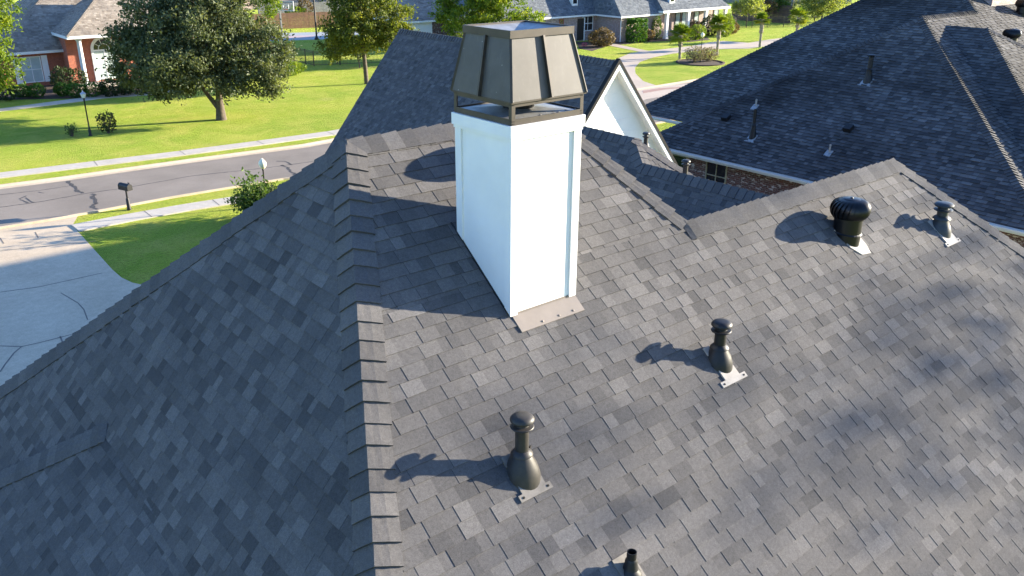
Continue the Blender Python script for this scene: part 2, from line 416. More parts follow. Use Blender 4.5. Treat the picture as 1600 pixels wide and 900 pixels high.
cap_row(U2, U1, NUl, (-1, 0, 0), nF, (1, 0, 0), 9, half=.14, lift=.018)
cap_row(U3b, U1, nF, (-1, -1, 0), NUr, (1, 1, 0), 10, half=.14, lift=.02)
cap_row(G1, G2, NUl, (-1, 0, 0), NUr, (1, 0, 0), 11, half=.17, lift=.03)
# ---- roof edge of the gable (black metal edge, white boards, soffit) and its wall
b = MB()
for sx in (-1, 1):
    lo = Vector((G1.x+sx*(G1.z-ZG)/PG, G1.y, ZG)); n = Vector((sx*PG, 0, 1)).normalized(); d = (G1-lo)
    b.mesh([lo-n*.03+Vector((0,-.03,0)), G1-Vector((0,.03,.045)), G1+Vector((0,-.03,.085)), lo+n*.055+Vector((0,-.03,0)),
            lo-n*.03+Vector((0,.1,0)), G1+Vector((0,.1,-.045)), G1+Vector((0,.1,.085)), lo+n*.055+Vector((0,.1,0))],
           [(0,1,2,3),(4,7,6,5),(0,4,5,1),(3,2,6,7)])
b.build('drip_edge', M['under'], roof)
b = MB()
for yy in (G1.y,):
    for sx in (-1, 1):
        lo = Vector((G1.x+sx*(G1.z-ZG)/PG, yy, ZG)); top = G1-Vector((0, 0, .045)); dn = Vector((0, 0, -.16))
        b.mesh([lo+Vector((0,-.02,-.04)), top+Vector((0,-.02,0)), top+dn+Vector((0,-.02,0)), lo+dn+Vector((0,-.02,-.04)),
                lo+Vector((0,.03,-.04)), top+Vector((0,.03,0)), top+dn+Vector((0,.03,0)), lo+dn+Vector((0,.03,-.04))],
               [(0,1,2,3),(4,7,6,5),(3,2,6,7),(0,4,5,1)])
        # soffit
        s0 = Vector((0, .02, -.14))
        b.face([lo+s0, top+s0, top+Vector((0, .27, -.14)), lo+Vector((0, .27, -.14))])
        # frieze board on the wall
        fr = Vector((0, .235, -.14)); f2 = Vector((0, .235, -.27))
        b.face([lo+fr, top+fr, top+f2, lo+f2])
b.build('rake_board', M['trimwhite'], roof)
b = MB()
yw = G1.y+.25
b.face([(gx0+.1, yw, ZG-.2), (gx1-.1, yw, ZG-.2), (gx1-.1, yw, ZG+.05), (G1.x, yw, G1.z-.22), (gx0+.1, yw, ZG+.05)])
for k in range(14):      # horizontal lap boards
    z = ZG + .2 + k*.36; hw = (G1.z-.30-z)/PG
    if hw > .1: b.box((G1.x-hw, yw-.012, z), (G1.x+hw, yw-.002, z+.008))
b.build('gable_wall', M['white'], house)
# ---- walls
def walls(parent, rects, mat, z1, name='wall'):
    b = MB()
    for x0, y0, x1, y1, zz in rects: b.box((x0, y0, -.1), (x1, y1, zz))
    return b.build(name, mat, parent)
walls(house, [(C1.x+.4, YE+.4, C4.x-.4, yb2-.4, ZE-.15), (C1.x+.41, YE+1, 9.5, yb-.4, ZE-.16), (ux0+.4, yb2, xr-.4, U0.y+2.6, ZE-.17),
              (gx0+.4, G1.y+.45, gx1-.4, YG-.4, ZG-.1), (10.5, 17, 14, 20, 2.9)], M['brick_old'], 3)
b = MB()
def eave(b, p, q, inward, h=.16, t=.03):
    p = Vector(p); q = Vector(q); i = Vector(inward)
    b.mesh([p, q, q-Vector((0,0,h)), p-Vector((0,0,h)), p+i*t, q+i*t, q+i*t-Vector((0,0,h)), p+i*t-Vector((0,0,h))], [(0,1,2,3),(4,7,6,5),(3,2,6,7),(0,4,5,1)])
    b.face([p-Vector((0,0,h*.8))+i*t, q-Vector((0,0,h*.8))+i*t, q-Vector((0,0,h*.8))+i*.5, p-Vector((0,0,h*.8))+i*.5])
eave(b, C1, C4, (0, 1, 0)); eave(b, C1, C3, (1, 0, 0)); eave(b, C3, (9.9, yb, ZE), (0, -1, 0)); eave(b, C4, (C4.x, yb2, ZE), (-1, 0, 0))
eave(b, (gx0, G1.y, ZG), (gx0, YG, ZG), (1, 0, 0)); eave(b, (gx1, G1.y, ZG), (gx1, YG, ZG), (-1, 0, 0))
b.build('fascia', M['trimwhite'], roof)

# ============================================================ CHIMNEY (part of the house)
X0, X1, Y0, Y1 = 3.572, 4.177, 4.233, 4.815; ZT = 10.357
b = MB()
def mzz(x, y): return mz(y)
vs = [(X0,Y0,mz(Y0)-.3),(X1,Y0,mz(Y0)-.3),(X1,Y1,mz(Y0)-.3),(X0,Y1,mz(Y0)-.3),(X0,Y0,ZT-.006),(X1,Y0,ZT-.006),(X1,Y1,ZT-.006),(X0,Y1,ZT-.006)]
b.mesh(vs, [(0,3,2,1),(4,5,6,7),(0,1,5,4),(1,2,6,5),(2,3,7,6),(3,0,4,7)])
chim = b.build('chimney', M['white'], house, label='white square chimney with bronze metal hood')
b = MB(); t = .014; wbd = .052; zb = mz(Y0)+.012
def vboard(x0, y0, x1, y1):
    zl = [mz(y)+.028 for y in (y0, y0, y1, y1)]
    b.mesh([(x0,y0,zl[0]),(x1,y0,zl[1]),(x1,y1,zl[2]),(x0,y1,zl[3]),(x0,y0,ZT-.07),(x1,y0,ZT-.07),(x1,y1,ZT-.07),(x0,y1,ZT-.07)], [(0,3,2,1),(4,5,6,7),(0,1,5,4),(1,2,6,5),(2,3,7,6),(3,0,4,7)])
vboard(X0-t, Y0-t, X0+wbd, Y0-.0005); vboard(X1-wbd, Y0-t, X1+t, Y0-.0005)
vboard(X0-t, Y0, X0-.0005, Y0+wbd); vboard(X0-t, Y1-wbd, X0-.0005, Y1+t)
vboard(X1+.0005, Y0, X1+t, Y0+wbd); vboard(X1+.0005, Y1-wbd, X1+t, Y1+t)
vboard(X0, Y1+.0005, X0+wbd, Y1+t); vboard(X1-wbd, Y1+.0005, X1, Y1+t)
b.build('corner_board', M['white'], chim)
b = MB()
def ring(b, x0, y0, x1, y1, z0, z1, t, mi=0, tone=.5):       # square band, outer faces at x0..x1, thickness t
    b.box((x0, y0, z0), (x1, y0+t, z1), tone, mi); b.box((x0, y1-t, z0), (x1, y1, z1), tone, mi)
    b.box((x0, y0+t, z0), (x0+t, y1-t, z1), tone, mi); b.box((x1-t, y0+t, z0), (x1, y1-t, z1), tone, mi)
e = .030; ring(b, X0-e, Y0-e, X1+e, Y1+e, ZT-.078, ZT, e-.002)
e = .020; ring(b, X0-e, Y0-e, X1+e, Y1+e, ZT-.100, ZT-.079, e-.002)
b.build('trim_band', M['white'], chim)
# flashing
b = MB(); S3 = math.sqrt(1+PM*PM)
def onM(x, y, h=0): return Vector((x, y, mz(y))) + NM*h
def slopeplate(b, x0, x1, ya, yb_, h=.014, th=.003, mi=0):
    q = [onM(x0, ya, h), onM(x1, ya, h), onM(x1, yb_, h), onM(x0, yb_, h)]; w = [p-NM*(h-.001) for p in q]
    b.mesh(w+q, [(0,3,2,1),(4,5,6,7),(0,1,5,4),(1,2,6,5),(2,3,7,6),(3,0,4,7)], .5, mi)
slopeplate(b, X0+.01, X1+.015, Y0-.105, Y0+.01)
b.box((X0+.005, Y0-.004, mz(Y0)-.02), (X1-.005, Y0-.0006, mz(Y0)+.03))
for xx in (X0+.22, X0+.38, X0+.52):
    b.lathe([(.009, .0), (.009, .004), (.003, .007)], onM(xx, Y0-.085, .014), 8, mi=0, axis=NM)
b.build('chimney_flashing', M['apron'], chim)
for sx in (X0-.012, X1):
    b = MB(); slopeplate(b, sx, sx+.012, Y0+.02, Y1+.1, .010); b.build('side_flashing', M['blackpaint'], chim)
# hood
hb = MB(); zb0 = ZT; z1_, z2_, z3_, z4_ = ZT+.040, ZT+.118, ZT+.158, 10.892; z5_ = 10.938
bx0, bx1, by0, by1 = X0-.012, X1+.022, Y0-.014, Y1+.020
tx0, tx1, ty0, ty1 = 3.605, 4.160, 4.290, 4.785
b = MB(); ring(b, bx0, by0, bx1, by1, zb0+.001, z1_, .006); ring(b, bx0, by0, bx1, by1, z2_, z3_, .006)
for (cx, cy) in ((bx0, by0), (bx1, by0), (bx0, by1), (bx1, by1)):     # angle posts
    sx = 1 if cx == bx0 else -1; sy = 1 if cy == by0 else -1
    xa, xb_ = sorted((cx, cx+sx*.030)); ya, yb_ = sorted((cy, cy+sy*.003)); b.box((xa, ya, z1_), (xb_, yb_, z2_))
    xa, xb_ = sorted((cx, cx+sx*.003)); ya, yb_ = sorted((cy+sy*.003, cy+sy*.030)); b.box((xa, ya, z1_), (xb_, yb_, z2_))
    for zz in (z1_-.012, z1_-.028, z2_+.014, z2_+.030):
        for o1 in (.010, .022):
            b.lathe([(.0035, 0), (.003, .0025)], (cx+sx*o1, cy, zz), 6, axis=(0, -sy, 0))
            b.lathe([(.0035, 0), (.003, .0025)], (cx, cy+sy*o1, zz), 6, axis=(-sx, 0, 0))
cap_ = b.build('hood_frame', M['bronze'], chim)
b = MB()
A_ = [Vector(p) for p in ((bx0-.012,by0-.012,z3_-.008),(bx1+.012,by0-.012,z3_-.008),(bx1+.012,by1+.012,z3_-.008),(bx0-.012,by1+.012,z3_-.008))]
B_ = [Vector(p) for p in ((tx0+.012,ty0+.012,z4_),(tx1-.012,ty0+.012,z4_),(tx1-.012,ty1-.012,z4_),(tx0+.012,ty1-.012,z4_))]
for k in range(4):
    a0, a1, b1, b0 = A_[k], A_[(k+1) % 4], B_[(k+1) % 4], B_[k]; n = (a1-a0).cross(b1-a0).normalized()
    c_ = (A_[0]+A_[2])/2; n = n if n.dot((a0+a1)/2-c_) > 0 else -n
    b.mesh([a0, a1, b1, b0, a0-n*.004, a1-n*.004, b1-n*.004, b0-n*.004], [(0,1,2,3),(4,7,6,5),(0,4,5,1)])
b.build('hood_panel', M['hood'], chim)
for k in range(4):
    b = MB()
    a0, a1, b1, b0 = A_[k], A_[(k+1) % 4], B_[(k+1) % 4], B_[k]; n = (a1-a0).cross(b1-a0).normalized()
    c_ = (A_[0]+A_[2])/2; n = n if n.dot((a0+a1)/2-c_) > 0 else -n; s_ = (a1-a0).normalized()
    m0, m1 = (a0+a1)/2, (b0+b1)/2
    w_ = .008                      # standing seam: raised fin with flange
    b.mesh([m0-s_*w_, m0+s_*w_, m1+s_*w_, m1-s_*w_, m0-s_*w_+n*.028, m0+s_*w_+n*.028, m1+s_*w_+n*.022, m1-s_*w_+n*.022],
           [(0,1,5,4),(4,5,6,7),(1,2,6,5),(0,4,7,3),(3,7,6,2)])
    b.build('standing_seam', M['bronze'], chim)
b = MB()
for k in range(4): b.bar(A_[k], B_[k], .016, .016)
ring(b, bx0-.013, by0-.013, bx1+.013, by1+.013, z3_-.016, z3_-.004, .014)
b.build('hood_edge', M['bronze'], chim)
b = MB(); ring(b, tx0, ty0, tx1, ty1, z4_-.002, z5_, .012)
b.build('top_rim', M['bronze'], chim)
b = MB(); zc = z5_-.075; tc = Vector(((tx0+tx1)/2+.02, (ty0+ty1)/2+.02, zc))
q = [Vector((tx0+.012, ty0+.012, z5_-.010)), Vector((tx1-.012, ty0+.012, z5_-.010)), Vector((tx1-.012, ty1-.012, z5_-.010)), Vector((tx0+.012, ty1-.012, z5_-.010))]
for k in range(4): b.face([q[k], q[(k+1) % 4], tc])
b.lathe([(.028, -.01), (.028, .004)], tc, 14, mi=1)
b.build('rain_pan', [M['galv'], M['dark']], chim)
b = MB(); q = [Vector((bx0+.006, by0+.006, z1_-.012)), Vector((bx1-.006, by0+.006, z1_-.012)), Vector((bx1-.006, by1-.006, z1_-.012)), Vector((bx0+.006, by1-.006, z1_-.012))]
tc = (q[0]+q[2])/2+Vector((0, 0, .03))
for k in range(4): b.face([q[k], q[(k+1) % 4], tc])
b.lathe([(.11, 0), (.11, .10), (.13, .105), (.13, .12), (.05, .14)], tc-Vector((0, 0, .02)), 20, mi=1)
rg = random.Random(3)
for k in range(26):
    p = Vector((rg.uniform(bx0+.02, bx1-.02), by0+.02+abs(rg.gauss(0, .05)), z1_-.009)); r_ = rg.uniform(.004, .011)
    b.lathe([(r_, 0), (r_*.6, r_*.5)], p, 6, mi=2)
b.build('chase_cover', [M['galv'], M['dark'], M['flash']], chim)

# ============================================================ VENTS (parts of the house)
def build_vent(B0, N_, h, mat, rp, conr, coneh, kind, flash, parent, label, plate=(.27, .17, .17), low=.14, sc=1.0):
    """h = height of the top above the point where the axis meets the roof"""
    b = MB(); B0 = Vector(B0)
    b.lathe([(rp, -.05), (rp, h-(.06 if kind == 'cap' else 0))], B0, 20, cap=(kind == 'cap'))
    if kind == 'open':
        b.lathe([(rp*.86, h-.001), (rp*.86, h-.2)], B0, 20, cap=False); b.lathe([(rp*.86, h), (rp, h)], B0, 20, cap=False)
    v = b.build('vent_pipe', mat, parent, True, label)
    b = MB()      # cone flared to the roof
    down = Vector((N_.x, N_.y, 0)); dn = down.normalized() if down.length > .01 else Vector((0, 0, 0))
    prof = [(conr*1.20, -.22), (conr*1.10, -.10), (conr*1.03, -.02), (conr*.86, coneh*.35), (conr*.62, coneh*.75), (rp*1.35, coneh), (rp*1.05, coneh+.010)]
    b.lathe(prof, B0, 28, cap=False); b.build('vent_cone', mat, v, True)
    if kind != 'open':
        b = MB(); z = coneh+.004
        b.lathe([(rp*1.02, z+.022), (rp*1.22, z+.016), (rp*1.62, z-.004), (rp*1.66, z-.012), (rp*1.60, z-.012)], B0, 26, cap=False)
        b.bar(B0+Vector((rp*1.45, 0, z+.006)), B0+Vector((rp*1.9, .012, z+.004)), .012, .02)
        b.build('storm_collar', mat, v, True)
        b = MB(); z = h
        b.lathe([(rp*.98, z-.105), (rp*1.05, z-.098), (rp*1.66, z-.086), (rp*1.74, z-.078), (rp*1.66, z-.074), (rp*1.02, z-.070), (rp*.85, z-.045)], B0, 28, cap=False)
        b.lathe([(rp*.84, z-.055), (rp*.84, z-.040), (rp*1.60, z-.044), (rp*1.78, z-.034), (rp*1.76, z-.024), (rp*1.45, z-.008), (rp*.8, z-.001), (rp*.1, z)], B0, 28)
        b.build('vent_cap', mat, v, True)
    else:
        b = MB(); b.lathe([(rp*1.0, coneh+.07), (rp*1.25, coneh+.055), (rp*1.35, coneh+.02), (rp*1.6, coneh)], B0, 20, cap=False)
        b.build('rubber_boot', mat, v, True)
    if plate:
        wb, wt, ln = plate; b = MB(); V = (Vector((0, 0, 1)) - N_*N_.z).normalized(); Uu = V.cross(N_)
        def pl(u0, u1, v0, v1, hh):
            q = [B0+Uu*u0+V*v0+N_*hh, B0+Uu*u1+V*v0+N_*hh, B0+Uu*u1+V*v1+N_*hh, B0+Uu*u0+V*v1+N_*hh]; w = [p-N_*(hh-.001) for p in q]
            b.mesh(w+q, [(0,3,2,1),(4,5,6,7),(0,1,5,4),(1,2,6,5),(2,3,7,6),(3,0,4,7)])
        pl(-wb/2, wb/2, -ln, -ln+.045, .016); pl(-wt/2, wt/2, -ln+.045, .12, .0165)
        for s in (-1, 1):
            b.lathe([(.008, 0), (.008, .004)], B0+Uu*(s*(wb/2-.03))+V*(-ln+.022)+N_*.016, 8, axis=N_, mi=1)
        b.build('flashing_plate', [flash, M['dark']], v)
    return v
def mpt(px, py): p = onpl(px, py, T0, NM); return p
print('vent', mpt(815, 735), mpt(1124, 566), mpt(985, 893))
build_vent(mpt(815, 734), NM, .395, M['greypaint'], .043, .116, .125, 'cap', M['flashdark'], house, 'grey painted vent pipe with round cap and tall cone, nearest the camera', plate=(.26, .19, .185))
build_vent(mpt(1122, 561), NM, .325, M['blackpaint'], .045, .110, .105, 'cap', M['flash'], house, 'black vent pipe with round cap on pale flashing, right of the chimney foot', plate=(.30, .17, .22))
build_vent(mpt(985, 896), NM, .165, M['blackpaint'], .031, .075, .045, 'open', M['flashdark'], house, 'open black pipe end at the bottom edge of the photo', plate=(.2, .16, .13))
build_vent(mpt(1468, 357), NM, .29, M['greenpaint'], .055, .115, .12, 'cap', M['flash'], house, 'slate grey vent pipe with round cap near the right hip', plate=(.30, .22, .22))

def turbine(B0, N_, parent, label, flash, s=1.0, mat=None):
    mat = mat or M['turbine']; B0 = Vector(B0)
    b = MB(); zt = .32*s; r_ = .155*s
    b.lathe([(r_*1.05, -.30*s), (r_, -.05*s), (r_, .02*s), (r_*1.06, .022*s), (r_*1.06, .034*s), (r_, .036*s), (r_, zt-.10*s), (r_*1.03, zt-.098*s)], B0, 32, cap=False)
    v = b.build('roof_turbine', mat, parent, True, label)
    b = MB()     # slanted collar ring
    for k in range(24):
        a0, a1 = 2*math.pi*k/24, 2*math.pi*(k+1)/24
        def cp(a, rr, dz): return B0+Vector((rr*math.cos(a), rr*math.sin(a), .045*s+dz+ .18*(math.cos(a)*(-N_.x)+math.sin(a)*(-N_.y))*rr))
        b.face([cp(a0, r_*1.005, -.012*s), cp(a1, r_*1.005, -.012*s), cp(a1, r_*1.09, 0), cp(a0, r_*1.09, 0)])
        b.face([cp(a0, r_*1.09, 0), cp(a1, r_*1.09, 0), cp(a1, r_*1.005, .012*s), cp(a0, r_*1.005, .012*s)])
    b.build('collar', mat, v, True)
    b = MB(); Rh = .205*s; z0 = zt-.115*s; z1 = zt+.105*s; nv = 24
    prof = [(.150, 0), (.176, .018), (.197, .055), (.205, .100), (.198, .145), (.172, .185), (.130, .208), (.085, .216)]
    for k in range(nv):          # each vane is a twisted strip, its leading edge stands proud of the next
        a0 = 2*math.pi*k/nv; vs = []
        for i, (rr, zz) in enumerate(prof):
            tw = .34*(i/(len(prof)-1))**1.5; w = 2*math.pi/nv*1.28
            for j, (f_, o_) in enumerate(((0, -.016), (.45, .004), (1, .012))):
                a = a0+tw+w*f_; r2 = (rr+o_*(1 if i > 0 else .3))*s
                vs.append(B0+Vector((r2*math.cos(a), r2*math.sin(a), z0+zz*s)))
        fs = []
        for i in range(len(prof)-1):
            for j in range(2): fs.append((i*3+j, i*3+j+1, i*3+j+4, i*3+j+3))
        b.mesh(vs, fs)
    b.build('turbine_head', mat, v, True)
    b = MB(); b.lathe([(.158*s, 0), (.170*s, .002), (.170*s, .014), (.158*s, .016)], B0+Vector((0, 0, z0-.004)), 32, cap=False)
    b.build('turbine_ring', mat, v, True); b = MB()
    b.lathe([(.092*s, .208*s), (.098*s, .214*s), (.085*s, .222*s), (.02*s, .226*s), (.012*s, .236*s)], B0+Vector((0, 0, z0)), 24)
    b.build('turbine_disc', mat, v, True)
    if flash:
        b = MB(); V = (Vector((0, 0, 1)) - N_*N_.z).normalized(); Uu = V.cross(N_)
        q0 = [(-.02, -.29), (.14, -.31), (.175, -.20), (.17, .1), (-.15, .1), (-.12, -.16)]
        q = [B0+Uu*(a*s)+V*(c*s)+N_*.015 for a, c in q0]; w = [p-N_*.013 for p in q]; n = len(q)
        b.mesh(w+q, [tuple(range(n))[::-1], tuple(range(n, 2*n))]+[(i, (i+1) % n, n+(i+1) % n, n+i) for i in range(n)])
        b.build('flashing_plate', flash, v)
    return v
turbine(mpt(1322, 367), NM, house, 'black whirlybird roof turbine near the right ridge', M['flash'], s=.86)
turbine(Vector((4.385, 5.134, mz(5.134))), NM, house, 'black roof turbine behind the chimney', M['flash'], s=.86)
# two jacks on the far side of the rear wing
p = onx(1008, 236, U1.x+.35); build_vent(p, Vector((.6, 0, .8)), .33, M['greypaint'], .036, .1, .12, 'cap', M['flash'], house, 'black vent pipe in front of the white gable', plate=None)
p = onx(1069, 288, UX+.55); build_vent(p, Vector((.6, 0, .8)), .42, M['greypaint'], .042, .1, .12, 'cap', M['flash'], house, 'black vent pipe behind the rear wing ridge', plate=None)
# ============================================================ GROUND
def flat(pts, z, mat, name, h=None, tone=.5):
    b = MB()
    if h is None: b.face([(p[0], p[1], z) for p in pts], tone)
    else:
        n = len(pts); b.face([(p[0], p[1], z) for p in pts])
        for i in range(n): q = pts[(i+1) % n]; p = pts[i]; b.face([(p[0], p[1], h), (q[0], q[1], h), (q[0], q[1], z), (p[0], p[1], z)])
    return tag(b.build(name, mat), kind='structure')
def grass_mat():
    m, nt, b, l = nodes('lawn_grass'); P = geo(nt)
    n1 = noise(nt, .11, 4, .6, P); n2 = noise(nt, .55, 4, .65, P, .6); n3 = noise(nt, 7, 4, .7, P); n4 = noise(nt, 28, 3, .7, P)
    c = ramp(nt, [(.30, (.105, .185, .008)), (.48, (.165, .245, .010)), (.66, (.275, .305, .022))], n1.outputs[0]).outputs[0]
    c = mixc(nt, ramp(nt, [(.42, (0, 0, 0)), (.66, (.85, .85, .85))], n2.outputs[0]).outputs[0], c, (.36, .325, .06))
    c = mixc(nt, 1.0, c, ramp(nt, [(.28, (.5,)*3), (.5, (1,)*3), (.72, (1.5,)*3)], n3.outputs[0]).outputs[0], 'MULTIPLY')
    c = mixc(nt, 1.0, c, ramp(nt, [(.3, (.55,)*3), (.7, (1.45,)*3)], n4.outputs[0]).outputs[0], 'MULTIPLY')
    vo = nt.nodes.new('ShaderNodeTexVoronoi'); vo.inputs['Scale'].default_value = .16; l.new(P, vo.inputs['Vector'])
    sp = math_(nt, 'MULTIPLY', ramp(nt, [(.04, (1, 1, 1)), (.16, (0, 0, 0))], vo.outputs['Distance']).outputs[0], n2.outputs[0])
    c = mixc(nt, math_(nt, 'MULTIPLY', sp, 1.0), c, (.27, .20, .10))
    l.new(c, b.inputs['Base Color']); b.inputs['Roughness'].default_value = .9; b.inputs['Specular IOR Level'].default_value = .1
    b.inputs['Sheen Weight'].default_value = .6; b.inputs['Sheen Tint'].default_value = (.8, .95, .2, 1); b.inputs['Sheen Roughness'].default_value = .4
    h = math_(nt, 'ADD', n4.outputs[0], math_(nt, 'MULTIPLY', n3.outputs[0], 1.6))
    l.new(bump(nt, h, .9, .07), b.inputs['Normal'])
    return m
M['grass'] = grass_mat()
def road_mat():
    m, nt, b, l = nodes('old_asphalt'); P = geo(nt)
    n1 = noise(nt, .35, 4, .6, P); n2 = noise(nt, 30, 3, .8, P)
    c = ramp(nt, [(.3, (.225, .190, .152)), (.7, (.305, .258, .208))], n1.outputs[0]).outputs[0]
    c = mixc(nt, 1.0, c, ramp(nt, [(.3, (.8,)*3), (.7, (1.2,)*3)], n2.outputs[0]).outputs[0], 'MULTIPLY')
    l.new(c, b.inputs['Base Color']); b.inputs['Roughness'].default_value = .9; b.inputs['Specular IOR Level'].default_value = .2
    return m
def conc_mat(name, a, d, sc=.5):
    m, nt, b, l = nodes(name); P = geo(nt)
    n1 = noise(nt, sc, 5, .65, P); n2 = noise(nt, 22, 3, .8, P); n3 = noise(nt, 4, 4, .7, P)
    c = ramp(nt, [(.3, a), (.7, d)], n1.outputs[0]).outputs[0]
    c = mixc(nt, 1.0, c, ramp(nt, [(.3, (.86,)*3), (.7, (1.12,)*3)], n2.outputs[0]).outputs[0], 'MULTIPLY')
    c = mixc(nt, 1.0, c, ramp(nt, [(.3, (.92,)*3), (.7, (1.06,)*3)], n3.outputs[0]).outputs[0], 'MULTIPLY')
    l.new(c, b.inputs['Base Color']); b.inputs['Roughness'].default_value = .85; b.inputs['Specular IOR Level'].default_value = .2
    return m
M['road'] = road_mat()
M['conc'] = conc_mat('driveway_concrete', (.54, .425, .29), (.66, .53, .37))
M['walk'] = conc_mat('sidewalk_concrete', (.50, .445, .365), (.60, .535, .445), 1.2)
M['conc_far'] = conc_mat('far_drive_concrete', (.50, .41, .315), (.60, .49, .38), .3)
M['crack'] = plain('road_crack_tar', (.07, .066, .064), .9)
M['joint'] = plain('concrete_joint', (.19, .16, .13), .95)
M['mulch'] = plain('mulch', (.075, .05, .035), .95, var=.35, scale=6)

flat([(-500, -500), (900, -500), (900, 900), (-500, 900)], 0, M['grass'], 'lawn_ground')
def G(x, y): p = onz(x, y, 0); return (p.x, p.y)
near = [G(0, 354), G(75, 342), G(150, 328.5), G(260, 308), G(375, 289), G(440, 278.5)]
print('near', [(round(a, 1), round(b_, 1)) for a, b_ in near])
far = [G(0, 296), G(100, 283), G(200, 268.5), G(300, 254.5), G(400, 241), G(480, 230.5)]
print('far', [(round(a, 1), round(b_, 1)) for a, b_ in far])
def ext(p, m=60):       # lengthen a polyline at both ends
    (x0, y0), (x1, y1) = p[0], p[1]; d = math.hypot(x1-x0, y1-y0); a = (x0-(x1-x0)/d*m, y0-(y1-y0)/d*m)
    (x0, y0), (x1, y1) = p[-2], p[-1]; d = math.hypot(x1-x0, y1-y0); return [a]+p
near = ext(near) + [(28, 37.6), (40, 37.4), (56, 37.6), (90, 38.5), (160, 40)]
far = ext(far) + [(33, 46.4), (42, 46.3), (56, 46.6), (90, 47.5), (160, 49)]
def off(p, d):
    out = []
    for i, (x, y) in enumerate(p):
        a = p[max(i-1, 0)]; c = p[min(i+1, len(p)-1)]; dx, dy = c[0]-a[0], c[1]-a[1]; L = math.hypot(dx, dy); out.append((x-dy/L*d, y+dx/L*d))
    return out
def strip(p, d0, d1, z, mat, name, h=None): return flat(off(p, d0)+off(p, d1)[::-1], z, mat, name, h)
strip_road = flat(near+far[::-1], .004, M['road'], 'road')
def kerb(p, s, name, label=None):         # rolled kerb: gutter pan flush with the road, low back
    b = MB(); A0, A1, A2, A3 = off(p, 0), off(p, .38*s), off(p, .50*s), off(p, .64*s)
    zz = (.008, .014, .085, .09)
    for i in range(len(p)-1):
        for (a, c, za, zc) in ((A0, A1, zz[0], zz[1]), (A1, A2, zz[1], zz[2]), (A2, A3, zz[2], zz[3]), (A3, off(p, .645*s), zz[3], -.05)):
            q = [(*a[i], za), (*a[i+1], za), (*c[i+1], zc), (*c[i], zc)]
            b.face(q if s > 0 else q[::-1])
    return tag(b.build(name, M['conc']), kind='structure')
kerb(near, -.62, 'near_kerb'); kerb(far, 1, 'far_kerb')
# pavements
fs = [G(0, 275), G(130, 259), G(270, 242), G(400, 225), G(520, 208.5)]; fs = ext(fs)+[(34, 48.6)]
def walk(p, w, z, name, jl=1.5):
    strip(p, -w/2, w/2, z, M['walk'], name, -.01)
walk(fs, 1.15, .05, 'far_pavement')
ns = [G(118, 357.5), G(205, 340.5), G(290, 325.5), G(372, 312.5)]; ns = ns+[(20, 36.3), (30, 35.6)]
print('ns', ns)
walk(ns, 1.1, .05, 'near_pavement')
b = MB()
def joints(p, w, z, step, b):
    acc = 0
    for i in range(len(p)-1):
        a, c = Vector((*p[i], 0)), Vector((*p[i+1], 0)); L = (c-a).length; d = (c-a)/L; n = Vector((-d.y, d.x, 0)); s = step-acc
        while s < L:
            m_ = a+d*s; b.face([m_-n*w/2-d*.02+Vector((0,0,z)), m_+n*w/2-d*.02+Vector((0,0,z)), m_+n*w/2+d*.02+Vector((0,0,z)), m_-n*w/2+d*.02+Vector((0,0,z))]); s += step
        acc = (acc+L) % step
joints(fs[1:], 1.15, .054, 4.5, b); joints(ns, 1.1, .054, 3.0, b)
tag(b.build('pavement_joints', M['joint']), kind='structure')
# driveway in front of the house
dr = [G(114, 351), G(121, 361), G(148, 391), G(176, 422), G(190, 434), G(207, 442), G(226, 446), (9.2, 29.4), (9.6, 26), (9.6, 14), (-14, 14), (-14, 45)]
drv = flat([G(-60, 365), G(0, 358), G(75, 345.5), G(122, 337.5)]+dr[:9]+[(9.6, 15), (-16, 15), (-30, 44)], .010, M['conc'], 'driveway')
b = MB()
def gline(pts, w, b, z):
    pts = [G(*p) for p in pts]
    for i in range(len(pts)-1):
        a, c = Vector((*pts[i], z)), Vector((*pts[i+1], z)); d = (c-a).normalized(); n = Vector((-d.y, d.x, 0))*w/2
        b.face([a-n, c-n, c+n, a+n])
for ln in ([(0, 393), (60, 386), (150, 377)], [(0, 457), (60, 449), (160, 427)], [(0, 541), (34, 542), (62, 536), (120, 521), (190, 503)], [(55, 363), (60, 372)], [(0, 372), (6, 381)],
           [(34, 542), (22, 552), (8, 570), (0, 582)], [(94, 526), (100, 540)]):
    gline(ln, .045, b, .014)
for k, ln in enumerate(([(95, 458), (122, 474), (131, 484), (137, 500)],)): gline(ln, .035, b, .014)
tag(b.build('driveway_joints', M['joint']), kind='structure')
b = MB()      # tarred cracks on the road
rg = random.Random(5)
def crack(pts, w, jit=.06):
    P_ = [Vector((*G(*p), .009)) for p in pts]; out = [P_[0]]
    for i in range(len(P_)-1):
        n = max(2, int((P_[i+1]-P_[i]).length/.25))
        for k in range(1, n+1): out.append(P_[i].lerp(P_[i+1], k/n)+Vector((rg.gauss(0, jit), rg.gauss(0, jit), 0)))
    for i in range(len(out)-1):
        d = (out[i+1]-out[i]).normalized(); n = Vector((-d.y, d.x, 0))*w/2*rg.uniform(.7, 1.4); b.face([out[i]-n, out[i+1]-n, out[i+1]+n, out[i]+n])
crack([(107, 283), (112, 291), (121, 297), (131, 303)], .16); crack([(143, 303), (149, 310), (150, 318), (144, 322), (150, 328)], .16)
crack([(0, 324), (60, 316), (131, 303), (200, 293), (300, 275), (420, 262), (500, 251)], .07, .012); crack([(0, 304.5), (60, 298), (108, 291)], .05, .012)
crack([(30, 311), (42, 306)], .07, .02); crack([(31, 312), (44, 317)], .07, .02); crack([(40, 309), (53, 317)], .07, .02)
crack([(60, 300), (70, 302)], .05, .03); crack([(440, 258), (450, 264), (465, 275)], .12); crack([(432, 252), (446, 252), (456, 258)], .09, .03)
